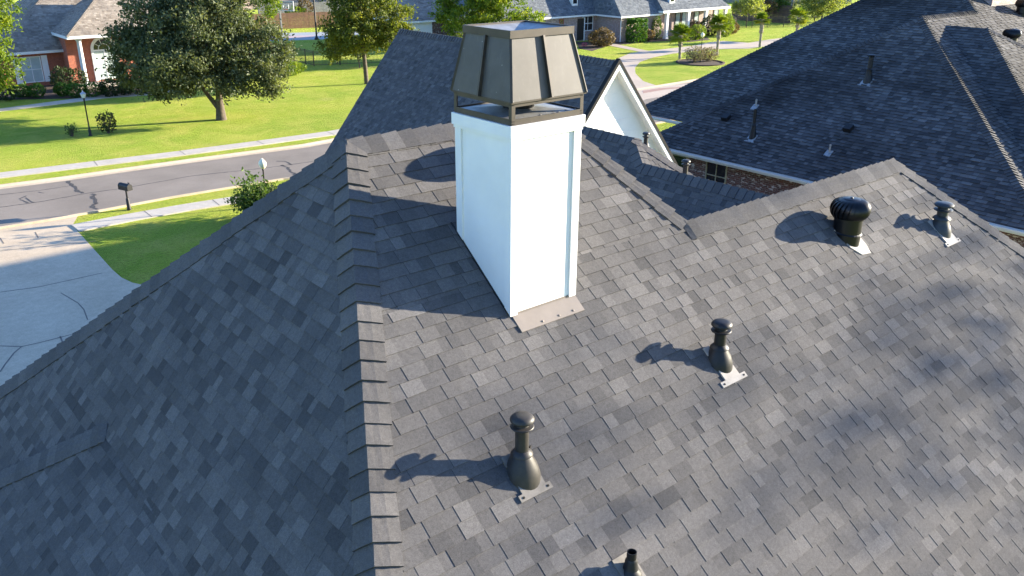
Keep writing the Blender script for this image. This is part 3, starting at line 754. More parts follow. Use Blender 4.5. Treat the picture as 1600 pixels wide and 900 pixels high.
tag(b.build('road_cracks', M['crack']), kind='structure')
# front walk of the red-brick house, beds
def gpoly(pts, z, mat, name, h=None): return flat([G(*p) for p in pts], z, mat, name, h)
gpoly([(-40, 182), (0, 174.5), (105, 161.5), (160, 154), (250, 147.5), (275, 141), (262, 139), (240, 143), (150, 150), (90, 158), (0, 170), (-40, 177)], .02, M['walk'], 'garden_path', -.01)
gpoly([(-40, 158), (20, 156), (120, 154), (200, 148), (240, 142), (255, 135), (200, 128), (0, 136), (-40, 140)], .006, M['mulch'], 'garden_bed')
# far loop drive
gpoly([(985, 165), (1010, 155), (1060, 147), (1085, 142), (1130, 128), (1090, 129), (1040, 135), (1027, 134), (1005, 127), (993, 115), (992, 106), (1000, 97), (1020, 90), (1050, 84), (1110, 77), (1170, 76), (1240, 66),
       (1300, 58), (1300, 50), (1200, 62), (1170, 67), (1130, 64), (1110, 66), (1080, 72), (1010, 80), (985, 83), (955, 96), (920, 110), (880, 150), (920, 175)], .010, M['conc_far'], 'far_driveway')
gpoly([(945, 70), (958, 68), (1010, 79), (1030, 82), (1012, 84), (985, 78)], .014, M['conc_far'], 'far_path')
gpoly([(905, 76), (925, 80), (950, 72), (1010, 66), (1050, 64), (1075, 66), (1110, 62), (1100, 56), (1000, 60), (900, 66)], .006, M['mulch'], 'far_garden_bed')
M['brickpave'] = plain('brick_pavers', (.38, .23, .18), .9, var=.15, scale=3)
gpoly([(1005, 146), (1040, 140), (1075, 137), (1062, 136), (1030, 138), (1004, 142)], .016, M['brickpave'], 'paver_band')
# sports court
M['court'] = plain('court_blue', (.36, .38, .38), .8, var=.1); M['court2'] = plain('court_pink', (.50, .38, .37), .8, var=.1)
gpoly([(380, 66), (445, 63.5), (520, 61), (560, 58), (560, 48), (505, 50), (430, 52), (375, 55)], .012, M['court'], 'sports_court')
gpoly([(440, 60), (487, 59), (492, 55.5), (446, 56)], .018, M['court2'], 'court_key')
# ============================================================ NEIGHBOUR TO THE RIGHT
nb = thing('neighbouring_house', 'neighbouring brick house with dark hipped roof, white gutter and black roof turbines', 'house', (34, 12, 0))
XN, ZN, PN = 26.8, 3.6, .7
nN = Vector((-PN, 0, 1)); N0 = Vector((XN, 10, ZN))
NA = onpl(1440, 27, N0, nN)                      # apex
NC1 = Vector((XN, onpl(1000, 221, N0, nN).y, ZN))
q_ = onpl(1600, 300, N0, nN); s_ = (NA.z-ZN)/(NA.z-q_.z); NC2 = Vector((XN, NA.y+(q_.y-NA.y)*s_, ZN))
PF = (NA.z-ZN)/(NA.y-NC2.y); nFp = Vector((0, -PF, 1))
PBk = (NA.z-ZN)/(NC1.y-NA.y)
X2, Z2 = 31.35, 3.6; n2 = Vector((-PN, 0, 1)); N20 = Vector((X2, 20, Z2))
J = Vector((X2+(NA.z-Z2)/PN, NA.y, NA.z)); print('J px', J, 'NC', NC1, NC2, 'NA', NA)
K1 = onpl(1012, 163, N20, n2); K2 = onpl(1350, -2, N20, n2)
k0 = K1 + (K2-K1)*((Z2-K1.z)/(K2.z-K1.z))        # far eave corner of the rear plane
# the hip of the rear plane rises from J along the lit slope
ap_t = 4.2; RA = None
# intersect rear plane's left hip line with the lit slope plane
d_ = (K2-K1); t_ = ((NA-K1).dot(nFp))/d_.dot(nFp); RA = K1+d_*t_; print('RA', RA, k0)
mb = MB()
kw = dict(fine=False, butt=.03, wmin=.12, wmax=.34, vary=1.25, expo=.145)
shingles(mb, [[NA, NC1, NC2]], seed=61, **kw)
xf = 62
shingles(mb, [[k0, RA, J, Vector((X2, J.y, Z2))]], seed=62, **kw)
def onF(x, y): return Vector((x, y, NA.z + PF*(y-NA.y)))
yF0 = NC2.y
DS = onpl(1478, 40, NA, nFp); DA = onx(1541, 46, DS.x)
DA.z = DS.z; print('D', DS, DA)
# dark side of the small wing and its lit hip end
PD = .7
DV = Vector((DS.x-(DS.z-ZN)/PD, 0, ZN)); DV.y = NA.y - (NA.z-ZN)/PF
dh = onpl(1600, 152, DS, Vector((-PD, 0, 1))); s2 = (DS.z-ZN)/(DS.z-dh.z); DH = DA+(dh-DA)*s2; DH.z = ZN
shingles(mb, [[DS, DV, Vector((DV.x, DH.y, ZN)), DH, DA] if DH.y < DV.y else [DS, DV, DA]], seed=63, **kw)
pD2 = (DA.z-ZN)/(DA.y-DH.y); nD2 = Vector((0, -pD2, 1))
dr_ = onpl(1600, 73, DA, nD2); s3 = (DA.z-ZN)/(DA.z-dr_.z); DR = DA+(dr_-DA)*s3; print('DR', DR, DH, DV)
shingles(mb, [[DA, DH, Vector((DR.x, DR.y, ZN))]], seed=64, **kw)
shingles(mb, [[DS, DA, Vector((DR.x, DR.y, ZN)), Vector((DR.x, DS.y, ZN))]], seed=65, **kw)
# lit front slope (one plane: strip beside the hip, and the broad part behind the small wing)
RB = onF(RA.x+16, RA.y)
shingles(mb, [[onF(NC2.x, NC2.y), onF(RB.x+8, NC2.y), onF(RB.x+4, NA.y), NA], [J, onF(RB.x+4, NA.y), onF(RB.x, RA.y), RA]], seed=66, under=True, **kw)
# hidden backs
shingles(mb, [[NA, J, Vector((J.x, NA.y+(NA.z-ZN)/PBk, ZN)), NC1]], seed=67, **kw)
shingles(mb, [[RA, k0, Vector((RB.x, k0.y, Z2)), RB]], seed=68, **kw)
nroof = mb.build('roof', [M['shingle_far'], M['under']], nb)
def ncap(lo, hi, Na, sa, Nb, sb, seed, mat=None, **k):
    b = MB(); d = Vector(hi)-Vector(lo); caps(b, lo, hi, perp(d, Na, sa), perp(d, Nb, sb), seed, half=.2, lift=.045, **k)
    b.build('ridge_cap', M['shingle_far'], nroof)
nBk = Vector((0, PBk, 1))
ncap(NC1, NA, nN, (0, -1, 0), nBk, (0, 1, 0), 71); ncap(NC2, NA, nN, (-1, 0, 0), nFp, (1, 0, 0), 72)
ncap(k0, RA, n2, (0, -1, 0), Vector((0, .7, 1)), (0, 1, 0), 73); ncap(J, RA, n2, (-1, 0, 0), nFp, (1, 0, 0), 74)
ncap(NA, J, nFp, (0, -1, 0), nBk, (0, 1, 0), 75)
ncap(DH, DA, Vector((-PD, 0, 1)), (-1, 0, 0), nD2, (1, 0, 0), 76); ncap(Vector((DR.x, DR.y, ZN)), DA, nD2, (-1, 0, 0), Vector((PD, 0, 1)), (1, 0, 0), 77)
# gutters: trough with rolled lip
def gutter(p, q, out, parent, w=.13, h=.12):
    p, q, o = Vector(p), Vector(q), Vector(out).normalized(); b = MB()
    prof = [(0, 0), (0, -h), (.02, -h-.01), (w*.75, -h-.01), (w, -h*.45), (w, 0), (w-.018, .006), (w-.018, -.02), (w-.012, -h*.42), (w*.7, -h+.004), (.012, -h+.006), (.012, 0)]
    n = len(prof); vs = [p+o*a+Vector((0, 0, c)) for a, c in prof]+[q+o*a+Vector((0, 0, c)) for a, c in prof]
    b.mesh(vs, [(i, (i+1) % n, n+(i+1) % n, n+i) for i in range(n)]+[tuple(range(n))[::-1], tuple(range(n, 2*n))])
    L = (q-p).length; k = .5
    while k < L:
        c = p+(q-p)*(k/L); b.box((-.012, 0, -.002), (.012, w, .010), M=Matrix.Translation(c) @ (Vector((1, 0, 0)).rotation_difference((q-p).normalized()).to_matrix().to_4x4()) if abs(o.y) > .5 else Matrix.Translation(c) @ Matrix.Rotation(math.pi/2, 4, 'Z')); k += 1.2
    return b.build('gutter', M['gutter'], parent)
gutter(NC1+Vector((0, .1, -.02)), NC2+Vector((0, -.1, -.02)), (-1, 0, 0), nroof)
gutter(Vector((X2, k0.y+.1, Z2-.02)), Vector((X2, NC1.y-1.5, Z2-.02)), (-1, 0, 0), nroof)
b = MB()
b.face([(XN, NC1.y, ZN-.14), (XN+.5, NC1.y, ZN-.14), (XN+.5, NC2.y, ZN-.14), (XN, NC2.y, ZN-.14)])
b.box((XN+.001, NC2.y, ZN-.16), (XN+.02, NC1.y, ZN-.0)); b.build('fascia', M['soffit'], nroof)
b = MB(); wx = XN+.45
b.box((wx, NC2.y+.4, -.1), (RB.x+4, NC1.y-.45, ZN-.1)); b.box((X2+5, NC1.y-.5, -.1), (RB.x-1, k0.y-3, Z2-.1))
b.build('wall', M['brick_old'], nb)
def window(parent, c, w, h, nrm, frame=M['trimwhite'], glass=M['glass'], cols=2, rows=1, fw_=.05, arch=False, name='window', depth=.05):
    """window on a wall at centre c facing nrm (horizontal); frame mesh with a glass sub-part"""
    c = Vector(c); n = Vector(nrm).normalized(); s = Vector((0, 0, 1)).cross(n); b = MB()
    def bx(u0, u1, v0, v1, d0, d1, bb, mi=0):
        vs = [c+s*u+Vector((0, 0, v))+n*d for d in (d0, d1) for u, v in ((u0, v0), (u1, v0), (u1, v1), (u0, v1))]
        bb.mesh(vs, [(0,3,2,1),(4,5,6,7),(0,1,5,4),(1,2,6,5),(2,3,7,6),(3,0,4,7)], .5, mi)
    bx(-w/2, w/2, -h/2, -h/2+fw_, .003, depth, b); bx(-w/2, w/2, h/2-fw_, h/2, .003, depth, b)
    bx(-w/2, -w/2+fw_, -h/2+fw_, h/2-fw_, .003, depth, b); bx(w/2-fw_, w/2, -h/2+fw_, h/2-fw_, .003, depth, b)
    for k in range(1, cols): x = -w/2+w*k/cols; bx(x-fw_*.35, x+fw_*.35, -h/2+fw_, h/2-fw_, .003, depth*.7, b)
    for k in range(1, rows): z = -h/2+h*k/rows; bx(-w/2+fw_, w/2-fw_, z-fw_*.35, z+fw_*.35, .003, depth*.75, b)
    f = b.build(name, frame, parent)
    b = MB(); bx(-w/2+fw_*.5, w/2-fw_*.5, -h/2+fw_*.5, h/2-fw_*.5, .001, .012, b); b.build('glass', glass, f)
    return f
M['beigeframe'] = plain('beige_window_frame', (.34, .31, .22), .5)
wc = onx(1119, 271, wx-.01); window(nb, (wx, wc.y, wc.z-.1), 1.0, 1.35, (-1, 0, 0), M['beigeframe'], cols=2, rows=2)
wc = onx(1058, 247, wx-.01); window(nb, (wx, wc.y+.3, ZN-.75), 1.7, .9, (-1, 0, 0), M['beigeframe'], cols=2, rows=1)
# roof fittings of the neighbour
NNn = nN.normalized()
def npt(x, y): return onpl(x, y, N0, nN)
build_vent(npt(1356, 126), NNn, .95, M['blackpaint'], .085, .16, .42, 'cap', M['galv'], nb, 'dark vent pipe high on the neighbouring roof', plate=(.5, .4, .3))
build_vent(npt(1176, 214), NNn, 1.05, M['blackpaint'], .06, .13, .45, 'open', M['galv'], nb, 'thin dark vent pipe above the white gutter', plate=(.42, .36, .28))
for (x, y) in ((1181, 166), (1296, 238)):
    B_ = npt(x, y); b = MB(); b.lathe([(.035, -.05), (.035, .28)], B_, 12)
    v_ = b.build('vent_pipe', M['galv'], nb, True, 'short bare metal vent pipe on the neighbouring roof')
    V = (Vector((0, 0, 1)) - NNn*NNn.z).normalized(); Uu = V.cross(NNn); b = MB()
    q = [B_+Uu*a+V*c+NNn*.03 for a, c in ((-.12, -.22), (.12, -.22), (.12, .08), (-.12, .08))]; w = [p-NNn*.02 for p in q]
    b.mesh(w+q, [(0,3,2,1),(4,5,6,7),(0,1,5,4),(1,2,6,5),(2,3,7,6),(3,0,4,7)]); b.build('flashing_plate', M['galv'], v_)
for (x, y) in ((1326, 203), (1135, 186)):
    B_ = npt(x, y); b = MB(); b.box((-.14, -.14, -.05), (.14, .14, .16), M=Matrix.Translation(B_) @ Matrix.Rotation(-.5, 4, 'Y')); b.build('box_vent', M['blackpaint'], nb)
for (x, y, s) in ((1577, 72, 1.55), (1596, 23, 1.55)):
    p = onpl(x, y, NA, nFp); print('turb', p); turbine(p, nFp.normalized(), nb, 'black roof turbine on the sunlit slope of the neighbouring house', M['galv'], s=s)
# whitewashed brick chimney at the top corner
p = onpl(1575, 9, NA, nFp); b = MB(); p2 = onpl(1549, 10, NA, nFp)
b.box((p2.x, p2.y, p2.z-1.5), (p2.x+2.6, p2.y+1.1, p2.z+2.2)); b.build('chimney', M['brick_pink'], nb)
# ============================================================ SMALL THINGS ON THE STREET
def lamp_post(px, py, hgt, label, globe=False, s=1.0, group='lamp posts in the front gardens', base=None):
    B_ = onz(px, py, 0) if base is None else Vector(base)
    t = thing('lamp_post', label, 'lamp post', B_, 0, group); b = MB()
    b.lathe([(.11*s, 0), (.11*s, .03), (.075*s, .08), (.07*s, .35), (.055*s, .42), (.038*s, .46), (.034*s, hgt*.93), (.05*s, hgt*.94), (.05*s, hgt*.955), (.03*s, hgt*.97)], B_, 14)
    b.build('post', M['blackpaint'], t, True)
    b = MB(); z = hgt*.965
    if globe:
        b.lathe([(.03, z), (.10, z+.05), (.165, z+.16), (.18, z+.26), (.15, z+.34), (.085, z+.42), (.02, z+.50)], B_, 12, mi=0)
        b.build('globe', M['globe'], t, True)
    else:
        b.lathe([(.05*s, z), (.09*s, z+.02), (.135*s, z+.25)], B_, 6, mi=0); b.build('lantern_glass', M['lampglass'], t)
        b = MB()
        for k in range(6):
            a = math.pi/3*k; b.bar(B_+Vector((.09*s*math.cos(a), .09*s*math.sin(a), z+.02)), B_+Vector((.137*s*math.cos(a), .137*s*math.sin(a), z+.25)), .014)
        b.lathe([(.16*s, z+.25), (.15*s, z+.27), (.07*s, z+.35), (.03*s, z+.38), (.02*s, z+.44), (.005, z+.47)], B_, 6)
        b.build('lantern_roof', M['lampmetal'], t)
    return t
M['globe'] = plain('cream_lamp_globe', (.85, .78, .55), .35, var=.05); M['lampglass'] = plain('lantern_glass', (.55, .6, .62), .15, var=.1, spec=.8)
M['lampmetal'] = plain('lantern_metal', (.45, .46, .47), .35, metal=.4)
lamp_post(141.5, 212, 2.35, 'black lamp post with glass lantern standing on the lawn left of the oak', s=1.15)
lamp_post(417, 322, 1.78, 'cream globe lamp post rising out of the big green bush by the pavement', True)
lamp_post(1094, 98, 2.45, 'thin lamp post with white globe in the round bed among palms', True, s=.8)
# letter box
B_ = onz(202, 328, 0); t = thing('letter_box', 'black letter box on a post in the grass strip by the road', 'letter box', B_)
b = MB(); b.lathe([(.10, 0), (.10, .05), (.085, .10), (.075, .50), (.05, .55)], B_, 14); b.lathe([(.042, .5), (.042, .95)], B_, 10); b.build('post', M['blackpaint'], t, True)
b = MB(); ang = R(20); Mx = Matrix.Translation(B_+Vector((0, 0, .93))) @ Matrix.Rotation(ang, 4, 'Z')
n = 10; pr = [(-.13, 0), (.13, 0)]+[(.13*math.cos(math.pi*k/n), .16+.13*math.sin(math.pi*k/n)) for k in range(n+1)]
vs = [Mx @ Vector((a, y, c)) for y in (-.30, .30) for a, c in pr]; m_ = len(pr)
b.mesh(vs, [(i, (i+1) % m_, m_+(i+1) % m_, m_+i) for i in range(m_)]+[tuple(range(m_))[::-1], tuple(range(m_, 2*m_))]); b.build('box', M['blackpaint'], t)
b = MB(); vs = [Mx @ Vector((a*1.05, y, c*1.03-.003)) for y in (.302, .325) for a, c in pr]
b.mesh(vs, [(i, (i+1) % m_, m_+(i+1) % m_, m_+i) for i in range(m_)]+[tuple(range(m_))[::-1], tuple(range(m_, 2*m_))]); b.build('door', M['blackpaint'], t)
b = MB(); b.box((.135, -.12, .08), (.145, -.09, .30), M=Mx); b.box((.135, -.12, .25), (.145, 0, .30), M=Mx); b.build('flag', M['greypaint'], t)

# ============================================================ PLANTS
def leaf_mat(name, dark, mid, light, trans=.45):
    m, nt, b, l = nodes(name); t = attr(nt); out = nt.nodes['Material Output']
    c = ramp(nt, [(0, dark), (.5, mid), (1, light)], t.outputs['Fac']).outputs[0]
    l.new(c, b.inputs['Base Color']); b.inputs['Roughness'].default_value = .55; b.inputs['Specular IOR Level'].default_value = .3
    tr = nt.nodes.new('ShaderNodeBsdfTranslucent'); tc = mixc(nt, 1.0, c, (1.5, 1.45, .5), 'MULTIPLY'); l.new(tc, tr.inputs[0])
    mx = nt.nodes.new('ShaderNodeMixShader'); mx.inputs[0].default_value = trans
    l.new(b.outputs[0], mx.inputs[1]); l.new(tr.outputs[0], mx.inputs[2]); l.new(mx.outputs[0], out.inputs[0])
    return m
M['oak'] = leaf_mat('oak_leaves', (.040, .056, .022), (.085, .108, .045), (.19, .21, .10), .3)
M['elm'] = leaf_mat('yellow_green_leaves', (.05, .075, .012), (.11, .14, .022), (.24, .24, .04), .4)
M['lime'] = leaf_mat('bright_green_leaves', (.05, .10, .010), (.12, .19, .016), (.27, .31, .03), .4)
M['green'] = leaf_mat('mid_green_leaves', (.03, .06, .012), (.06, .11, .02), (.12, .18, .03), .35)
M['dkgreen'] = leaf_mat('dark_green_leaves', (.014, .028, .009), (.028, .048, .014), (.055, .08, .024), .2)
M['hedge'] = leaf_mat('clipped_hedge_leaves', (.02, .06, .008), (.045, .12, .012), (.09, .19, .02), .3)
M['burg'] = leaf_mat('reddish_leaves', (.06, .04, .022), (.12, .085, .045), (.20, .14, .07), .3)
M['pale'] = leaf_mat('pale_willow_leaves', (.12, .15, .05), (.20, .24, .07), (.32, .35, .12), .45)
M['dry'] = leaf_mat('dry_stems', (.12, .10, .06), (.20, .17, .10), (.30, .25, .15), .2)
M['palm'] = leaf_mat('palm_leaves', (.06, .12, .012), (.16, .22, .02), (.36, .34, .05), .4)
M['bark'] = plain('bark', (.10, .08, .06), .9, var=.35, scale=7, bumps=.6, bscale=12)
M['barkl'] = plain('pale_palm_bark', (.30, .25, .19), .9, var=.4, scale=9, bumps=.5, bscale=14)
def leaves(b, pts, rg, size, tones, flat_=0.35, aspect=1.7):
    for p, tn in zip(pts, tones):
        n = Vector((rg.gauss(0, 1), rg.gauss(0, 1), rg.gauss(0, 1)+flat_)).normalized()
        a = n.orthogonal().normalized(); th = rg.uniform(0, 6.283); a = Matrix.Rotation(th, 3, n) @ a; c = n.cross(a)
        s = size*rg.uniform(.6, 1.35); L = a*s*aspect*.5; w = c*s*.5
        q = n*s*.18
        b.face([p-L, p-w*.9+q, p+L, p+w*.9+q], min(1, max(0, tn+rg.gauss(0, .13))))
def crown_pts(lobes, ncl, per, crad, rg, shell=.75):
    """clusters scattered through the lobes, thicker near their skins"""
    out = []; tones = []
    vol = [l[1][0]*l[1][1]*l[1][2] for l in lobes]; tot = sum(v**.7 for v in vol)
    for (c, r), v in zip(lobes, vol):
        c = Vector(c)
        for k in range(max(3, int(ncl*v**.7/tot))):
            d = Vector((rg.gauss(0, 1), rg.gauss(0, 1), rg.gauss(0, 1))).normalized(); rr = rg.uniform(shell, 1.06) if rg.random() < .75 else rg.uniform(.3, shell)
            cc = c+Vector((d.x*r[0], d.y*r[1], d.z*r[2]))*rr; tn = .5+rg.gauss(0, .16); cr = crad*rg.uniform(.6, 1.35)
            for i in range(int(per*rg.uniform(.6, 1.3))):
                out.append(cc+Vector((rg.gauss(0, cr*.55), rg.gauss(0, cr*.55), rg.gauss(0, cr*.38)))); tones.append(tn)
    return out, tones
def tree(name, label, cat, base, lobes, ncl, per, crad, size, mat, trunk, seed, group=None, limbs=True, bark=None, forks=None):
    rg = random.Random(seed); base = Vector(base); t = thing(name, label, cat, base, 0, group)
    lobes = [((base+Vector(c)), r) for c, r in lobes]
    b = MB(); r0_, h0 = trunk; top = base+Vector((rg.uniform(-.2, .2), rg.uniform(-.2, .2), h0))
    if forks:
        for fk in forks:
            pts = [base+Vector(q) for q in fk[0]]; b.tube([pts[0]-Vector((0, 0, .2))]+pts, [fk[1]*1.5, fk[1]*1.25]+[fk[1]*(1-.45*i/len(pts)) for i in range(1, len(pts))], 10)
    else: b.tube([base-Vector((0, 0, .2)), base+Vector((0, 0, .12)), base.lerp(top, .4)+Vector((.03, .02, 0)), top], [r0_*1.6, r0_*1.15, r0_, r0_*.8], 10)
    for c, r in lobes:
        s = base.lerp(top, .8 if not forks else .95) if not forks else base+Vector(rg.choice(forks)[0][-1])
        mid = s.lerp(c, .5)+Vector((rg.gauss(0, .2), rg.gauss(0, .2), -.1)); b.tube([s, mid, c], [r0_*.55, r0_*.34, r0_*.14], 7)
        for k in range(5):
            d = Vector((rg.gauss(0, 1), rg.gauss(0, 1), rg.gauss(0, .8))).normalized(); b.tube([c.lerp(mid, rg.random()*.6), c+Vector((d.x*r[0], d.y*r[1], d.z*r[2]))*.8], [r0_*.14, r0_*.04], 5)
    b.build('trunk', bark or M['bark'], t, True)
    pts, tn = crown_pts(lobes, ncl, per, crad, rg); b = MB(); leaves(b, pts, rg, size, tn); b.build('crown', mat, t)
    return t
def bush(name, label, cat, c, r, mat, seed, n=900, size=.09, group=None, boxy=False, stems=False, loose=.12, wob=1.0):
    """a dense shrub of leaf-sized faces; c = centre on the ground, r = (rx, ry, height)"""
    rg = random.Random(seed); c = Vector(c); t = thing(name, label, cat, c, 0, group); b = MB(); pts = []; tn = []
    clumps = [(rg.uniform(0, 6.28), rg.uniform(-.2, 1), rg.gauss(0, .15)) for _ in range(14)]
    for i in range(n):
        if boxy:
            f = rg.choice('xyzz'); p = [rg.uniform(-1, 1), rg.uniform(-1, 1), rg.uniform(0, 1)]
            if f == 'x': p[0] = rg.choice((-1, 1))
            elif f == 'y': p[1] = rg.choice((-1, 1))
            else: p[2] = 1
            k = .97+rg.gauss(0, .03); p = Vector((p[0]*r[0]*k, p[1]*r[1]*k, p[2]*r[2]*k))
        else:
            d = Vector((rg.gauss(0, 1), rg.gauss(0, 1), rg.gauss(0, 1))).normalized(); rr = 1-abs(rg.gauss(0, loose))
            w = 1+wob*(.12*math.sin(d.x*5+seed)+.10*math.sin(d.y*6+seed*2)+(.10*math.sin(d.x*13+d.z*9) if wob > 1 else 0))
            p = Vector((d.x*r[0]*rr*w, d.y*r[1]*rr*w, r[2]*(.52+.5*d.z*rr*w))); p.z = max(.02, p.z)
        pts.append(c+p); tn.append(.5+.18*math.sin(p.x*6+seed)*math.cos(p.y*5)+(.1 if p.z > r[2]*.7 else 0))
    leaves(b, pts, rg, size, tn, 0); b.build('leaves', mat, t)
    b = MB()
    for k in range(5 if not stems else 16):
        a = rg.uniform(0, 6.28); q = .7 if stems else .5
        b.tube([c+Vector((rg.gauss(0, .06), rg.gauss(0, .06), -.05)), c+Vector((math.cos(a)*r[0]*q*.5, math.sin(a)*r[1]*q*.5, r[2]*.5)), c+Vector((math.cos(a)*r[0]*q, math.sin(a)*r[1]*q, r[2]*.85))], [.022, .015, .006], 5)
    if not boxy: pass
    b.build('stems', M['bark'], t)
    return t
RT = Vector((rt.x, rt.y, 0)).normalized(); FD = Vector((RT.y*-1, RT.x, 0))      # right / away, on the ground
def L(a, d, z): v = RT*a+FD*d; return (v.x, v.y, z)
# the big oak on the lawn
ob = onz(346, 187, 0)
tree('oak_tree', 'broad dark green oak with low crown on the lawn across the road', 'tree', ob,
     [(L(-1.2, 0, 5.2), (3.9, 3.9, 2.8)), (L(-4.3, .2, 3.7), (2.4, 2.6, 1.7)), (L(2.6, 0, 4.3), (2.3, 2.6, 2.2)), (L(-1.4, -2.6, 3.7), (2.6, 2.2, 1.6)), (L(-1.6, 2.8, 4.6), (3, 2.4, 2.2)), (L(.4, 0, 7.4), (2.6, 2.6, 1.7)),
      (L(3.6, -.6, 3.0), (1.3, 1.4, 1.3)), (L(-2.8, -1.0, 2.7), (1.9, 1.5, 1.1)), (L(1.6, -1.8, 2.7), (1.2, 1.2, .9)), (L(-2.9, 0, 6.9), (2.2, 2.2, 1.5)), (L(-5.3, 0, 5.0), (1.3, 1.6, 1.1))],
     900, 88, .55, .125, M['oak'], (.26, 2.0), 5, forks=[([(0, 0, .1), L(.02, 0, 1.2), L(.1, 0, 2.6)], .27), ([L(-.05, 0, .7), L(-.75, 0, 1.7), L(-1.4, 0, 2.7)], .15)])
tree('maple_tree', 'tall olive green tree with thin straight trunk behind the front wing roof', 'tree', onz(573, 131, 0),
     [(L(-.4, 0, 4.2), (2.9, 2.8, 1.6)), (L(.7, 0, 5.6), (3.1, 2.8, 1.6)), (L(-.5, 0, 7.2), (2.7, 2.6, 1.6)), (L(.4, 0, 8.8), (2.0, 2.0, 1.5)), (L(2.2, 0, 4.0), (1.6, 1.6, 1.1)), (L(-2.2, 0, 2.9), (1.5, 1.5, .9)), (L(0, 0, 10), (1.1, 1.1, 1.2))],
     480, 60, .5, .14, M['elm'], (.17, 4.2), 8)
tree('bushy_tree', 'bushy bright green tree directly behind the chimney hood', 'tree', onz(765, 90, 0),
     [(L(-2.4, 0, 3.8), (2.6, 2.6, 2.4)), (L(1.2, 0, 4.2), (3.0, 2.8, 2.6)), (L(3.8, 0, 3.3), (1.7, 2, 1.6)), (L(-.4, 0, 6.6), (2.8, 2.6, 1.9)), (L(-4.4, 0, 4.9), (1.4, 1.4, 1.4)), (L(2.2, 0, 2.2), (2.4, 2.2, 1.3))],
     470, 60, .5, .15, M['lime'], (.2, 2.6), 9)
tree('bright_tree', 'bright yellow green tree cut off by the left edge of the photo', 'tree', onz(-52, 178, 0),
     [(L(.6, 0, 5.6), (3.0, 3.0, 2.3)), (L(2.0, -.4, 3.4), (2.0, 2.0, 1.6)), (L(-1.4, 0, 4.2), (2.6, 2.8, 2.4)), (L(2.3, 0, 7.2), (2.3, 2.3, 1.6)), (L(.9, -.6, 2.0), (2.0, 2.0, 1.0))],
     480, 60, .5, .14, M['lime'], (.22, 2.2), 10)
# off to the right, outside the frame: garden trees whose shade dapples the right part of the roof
# ---- shrubs of the red-brick house
def bp(x, y): return onz(x, y, 0)
for i, (x, y, w, h) in enumerate(((34, 152, .75, .9), (58, 152, .75, .95), (99, 150, .62, .95), (120, 152, .75, 1.0), (149, 151, .78, 1.05))):
    bush('round_shrub', ['clipped round shrub below the left window, nearest the left edge', 'clipped round shrub below the right half of the white window', 'small clipped shrub left of the column foot', 'clipped round shrub just left of the column', 'clipped round shrub just right of the column'][i],
         'shrub', bp(x, y), (w, w, h), M['hedge'], 100+i, 700, .10, 'clipped shrubs along the red-brick house', loose=.06)
bush('round_shrub', 'low dark shrub at the left edge under the bright tree', 'shrub', bp(10, 157), (.9, .9, 1.0), M['dkgreen'], 107, 700, .11, 'clipped shrubs along the red-brick house')
bush('dark_shrub', 'large dark shrub against the red brick wall left of the column', 'shrub', bp(108, 141), (1.35, 1.0, 1.7), M['dkgreen'], 110, 1400, .12)
bush('dark_shrub', 'dark loose shrub right of the column under the arched window', 'shrub', bp(182, 150), (1.2, .9, 1.3), M['dkgreen'], 111, 1100, .12)
bush('dark_shrub', 'dark shrub in the shade below the oak crown', 'shrub', bp(215, 147), (1.3, .9, 1.2), M['dkgreen'], 112, 1000, .12)
bush('small_bush', 'small dark bush on dry stems right of the black lamp post', 'bush', bp(170, 208), (.62, .62, 1.35), M['dkgreen'], 113, 420, .10, stems=True, loose=.3)
bush('thin_bush', 'thin sparse bush left of the black lamp post', 'bush', bp(113, 213), (.5, .5, .8), M['green'], 114, 120, .08, stems=True, loose=.4)
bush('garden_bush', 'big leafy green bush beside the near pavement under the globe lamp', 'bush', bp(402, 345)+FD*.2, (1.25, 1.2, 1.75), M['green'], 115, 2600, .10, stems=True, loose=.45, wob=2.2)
# ============================================================ RED-BRICK HOUSE ACROSS THE ROAD
M['shingle_tan'] = shingle_mat('weathered_tan_shingles', (.20, .165, .13), (.29, .245, .20), (.38, .33, .27), stain=(R(30), (.08, .07, .065), .45), gran=.4)
rh = thing('red_brick_house', 'red brick house with tan roof, white column and arched window across the road', 'house', (24, 77, 0))
YA = 74.4; ZA_ = onpl(104, 57, (0, YA, 0), (0, 1, 0)); EA = Vector((ZA_.x, YA, 4.02)); YL = 77.6; ZL = 2.75
PR = 1.05
mb = MB(); kw = dict(fine=False, butt=.02, wmin=.15, wmax=.4, expo=.16)
XE_ = 31.0; ea1 = Vector((XE_, YA, EA.z)); nA_ = (0, -PR, 1)
hipt = onpl(147, 0, EA, nA_); hd_ = (hipt-EA).normalized(); apx = EA+hd_*7.0
apr = Vector((XE_-(apx.x-EA.x), apx.y, apx.z))
shingles(mb, [[EA, ea1, apr, apx]], seed=81, **kw)
bk = Vector((EA.x, apx.y+ (apx.z-EA.z)/PR, EA.z)); shingles(mb, [[EA, apx, bk]], seed=82, **kw)
bk2 = Vector((XE_, bk.y, EA.z)); shingles(mb, [[apx, apr, bk2, bk]], seed=83, **kw); shingles(mb, [[apr, ea1, bk2]], seed=84, **kw)
el0 = Vector((12.2, YL, ZL)); el1 = Vector((22, YL, ZL)); nL_ = (0, -PR, 1)
hl = onpl(62, 0, el0, nL_); hl0 = onpl(18, 50, el0, nL_); dl = hl-hl0; s_ = (ZL-hl0.z)/dl.z; cl = hl0+dl*s_; cl.y = YL; cl.z = ZL; s_ = (9.0-hl0.z)/dl.z; al = hl0+dl*s_
print('left house', EA, apx, cl, al)
shingles(mb, [[cl, Vector((30, YL, ZL)), Vector((30, al.y, al.z)), al]], seed=85, **kw)
shingles(mb, [[cl, al, Vector((cl.x, al.y+(al.z-ZL)/PR, ZL))]], seed=86, **kw)
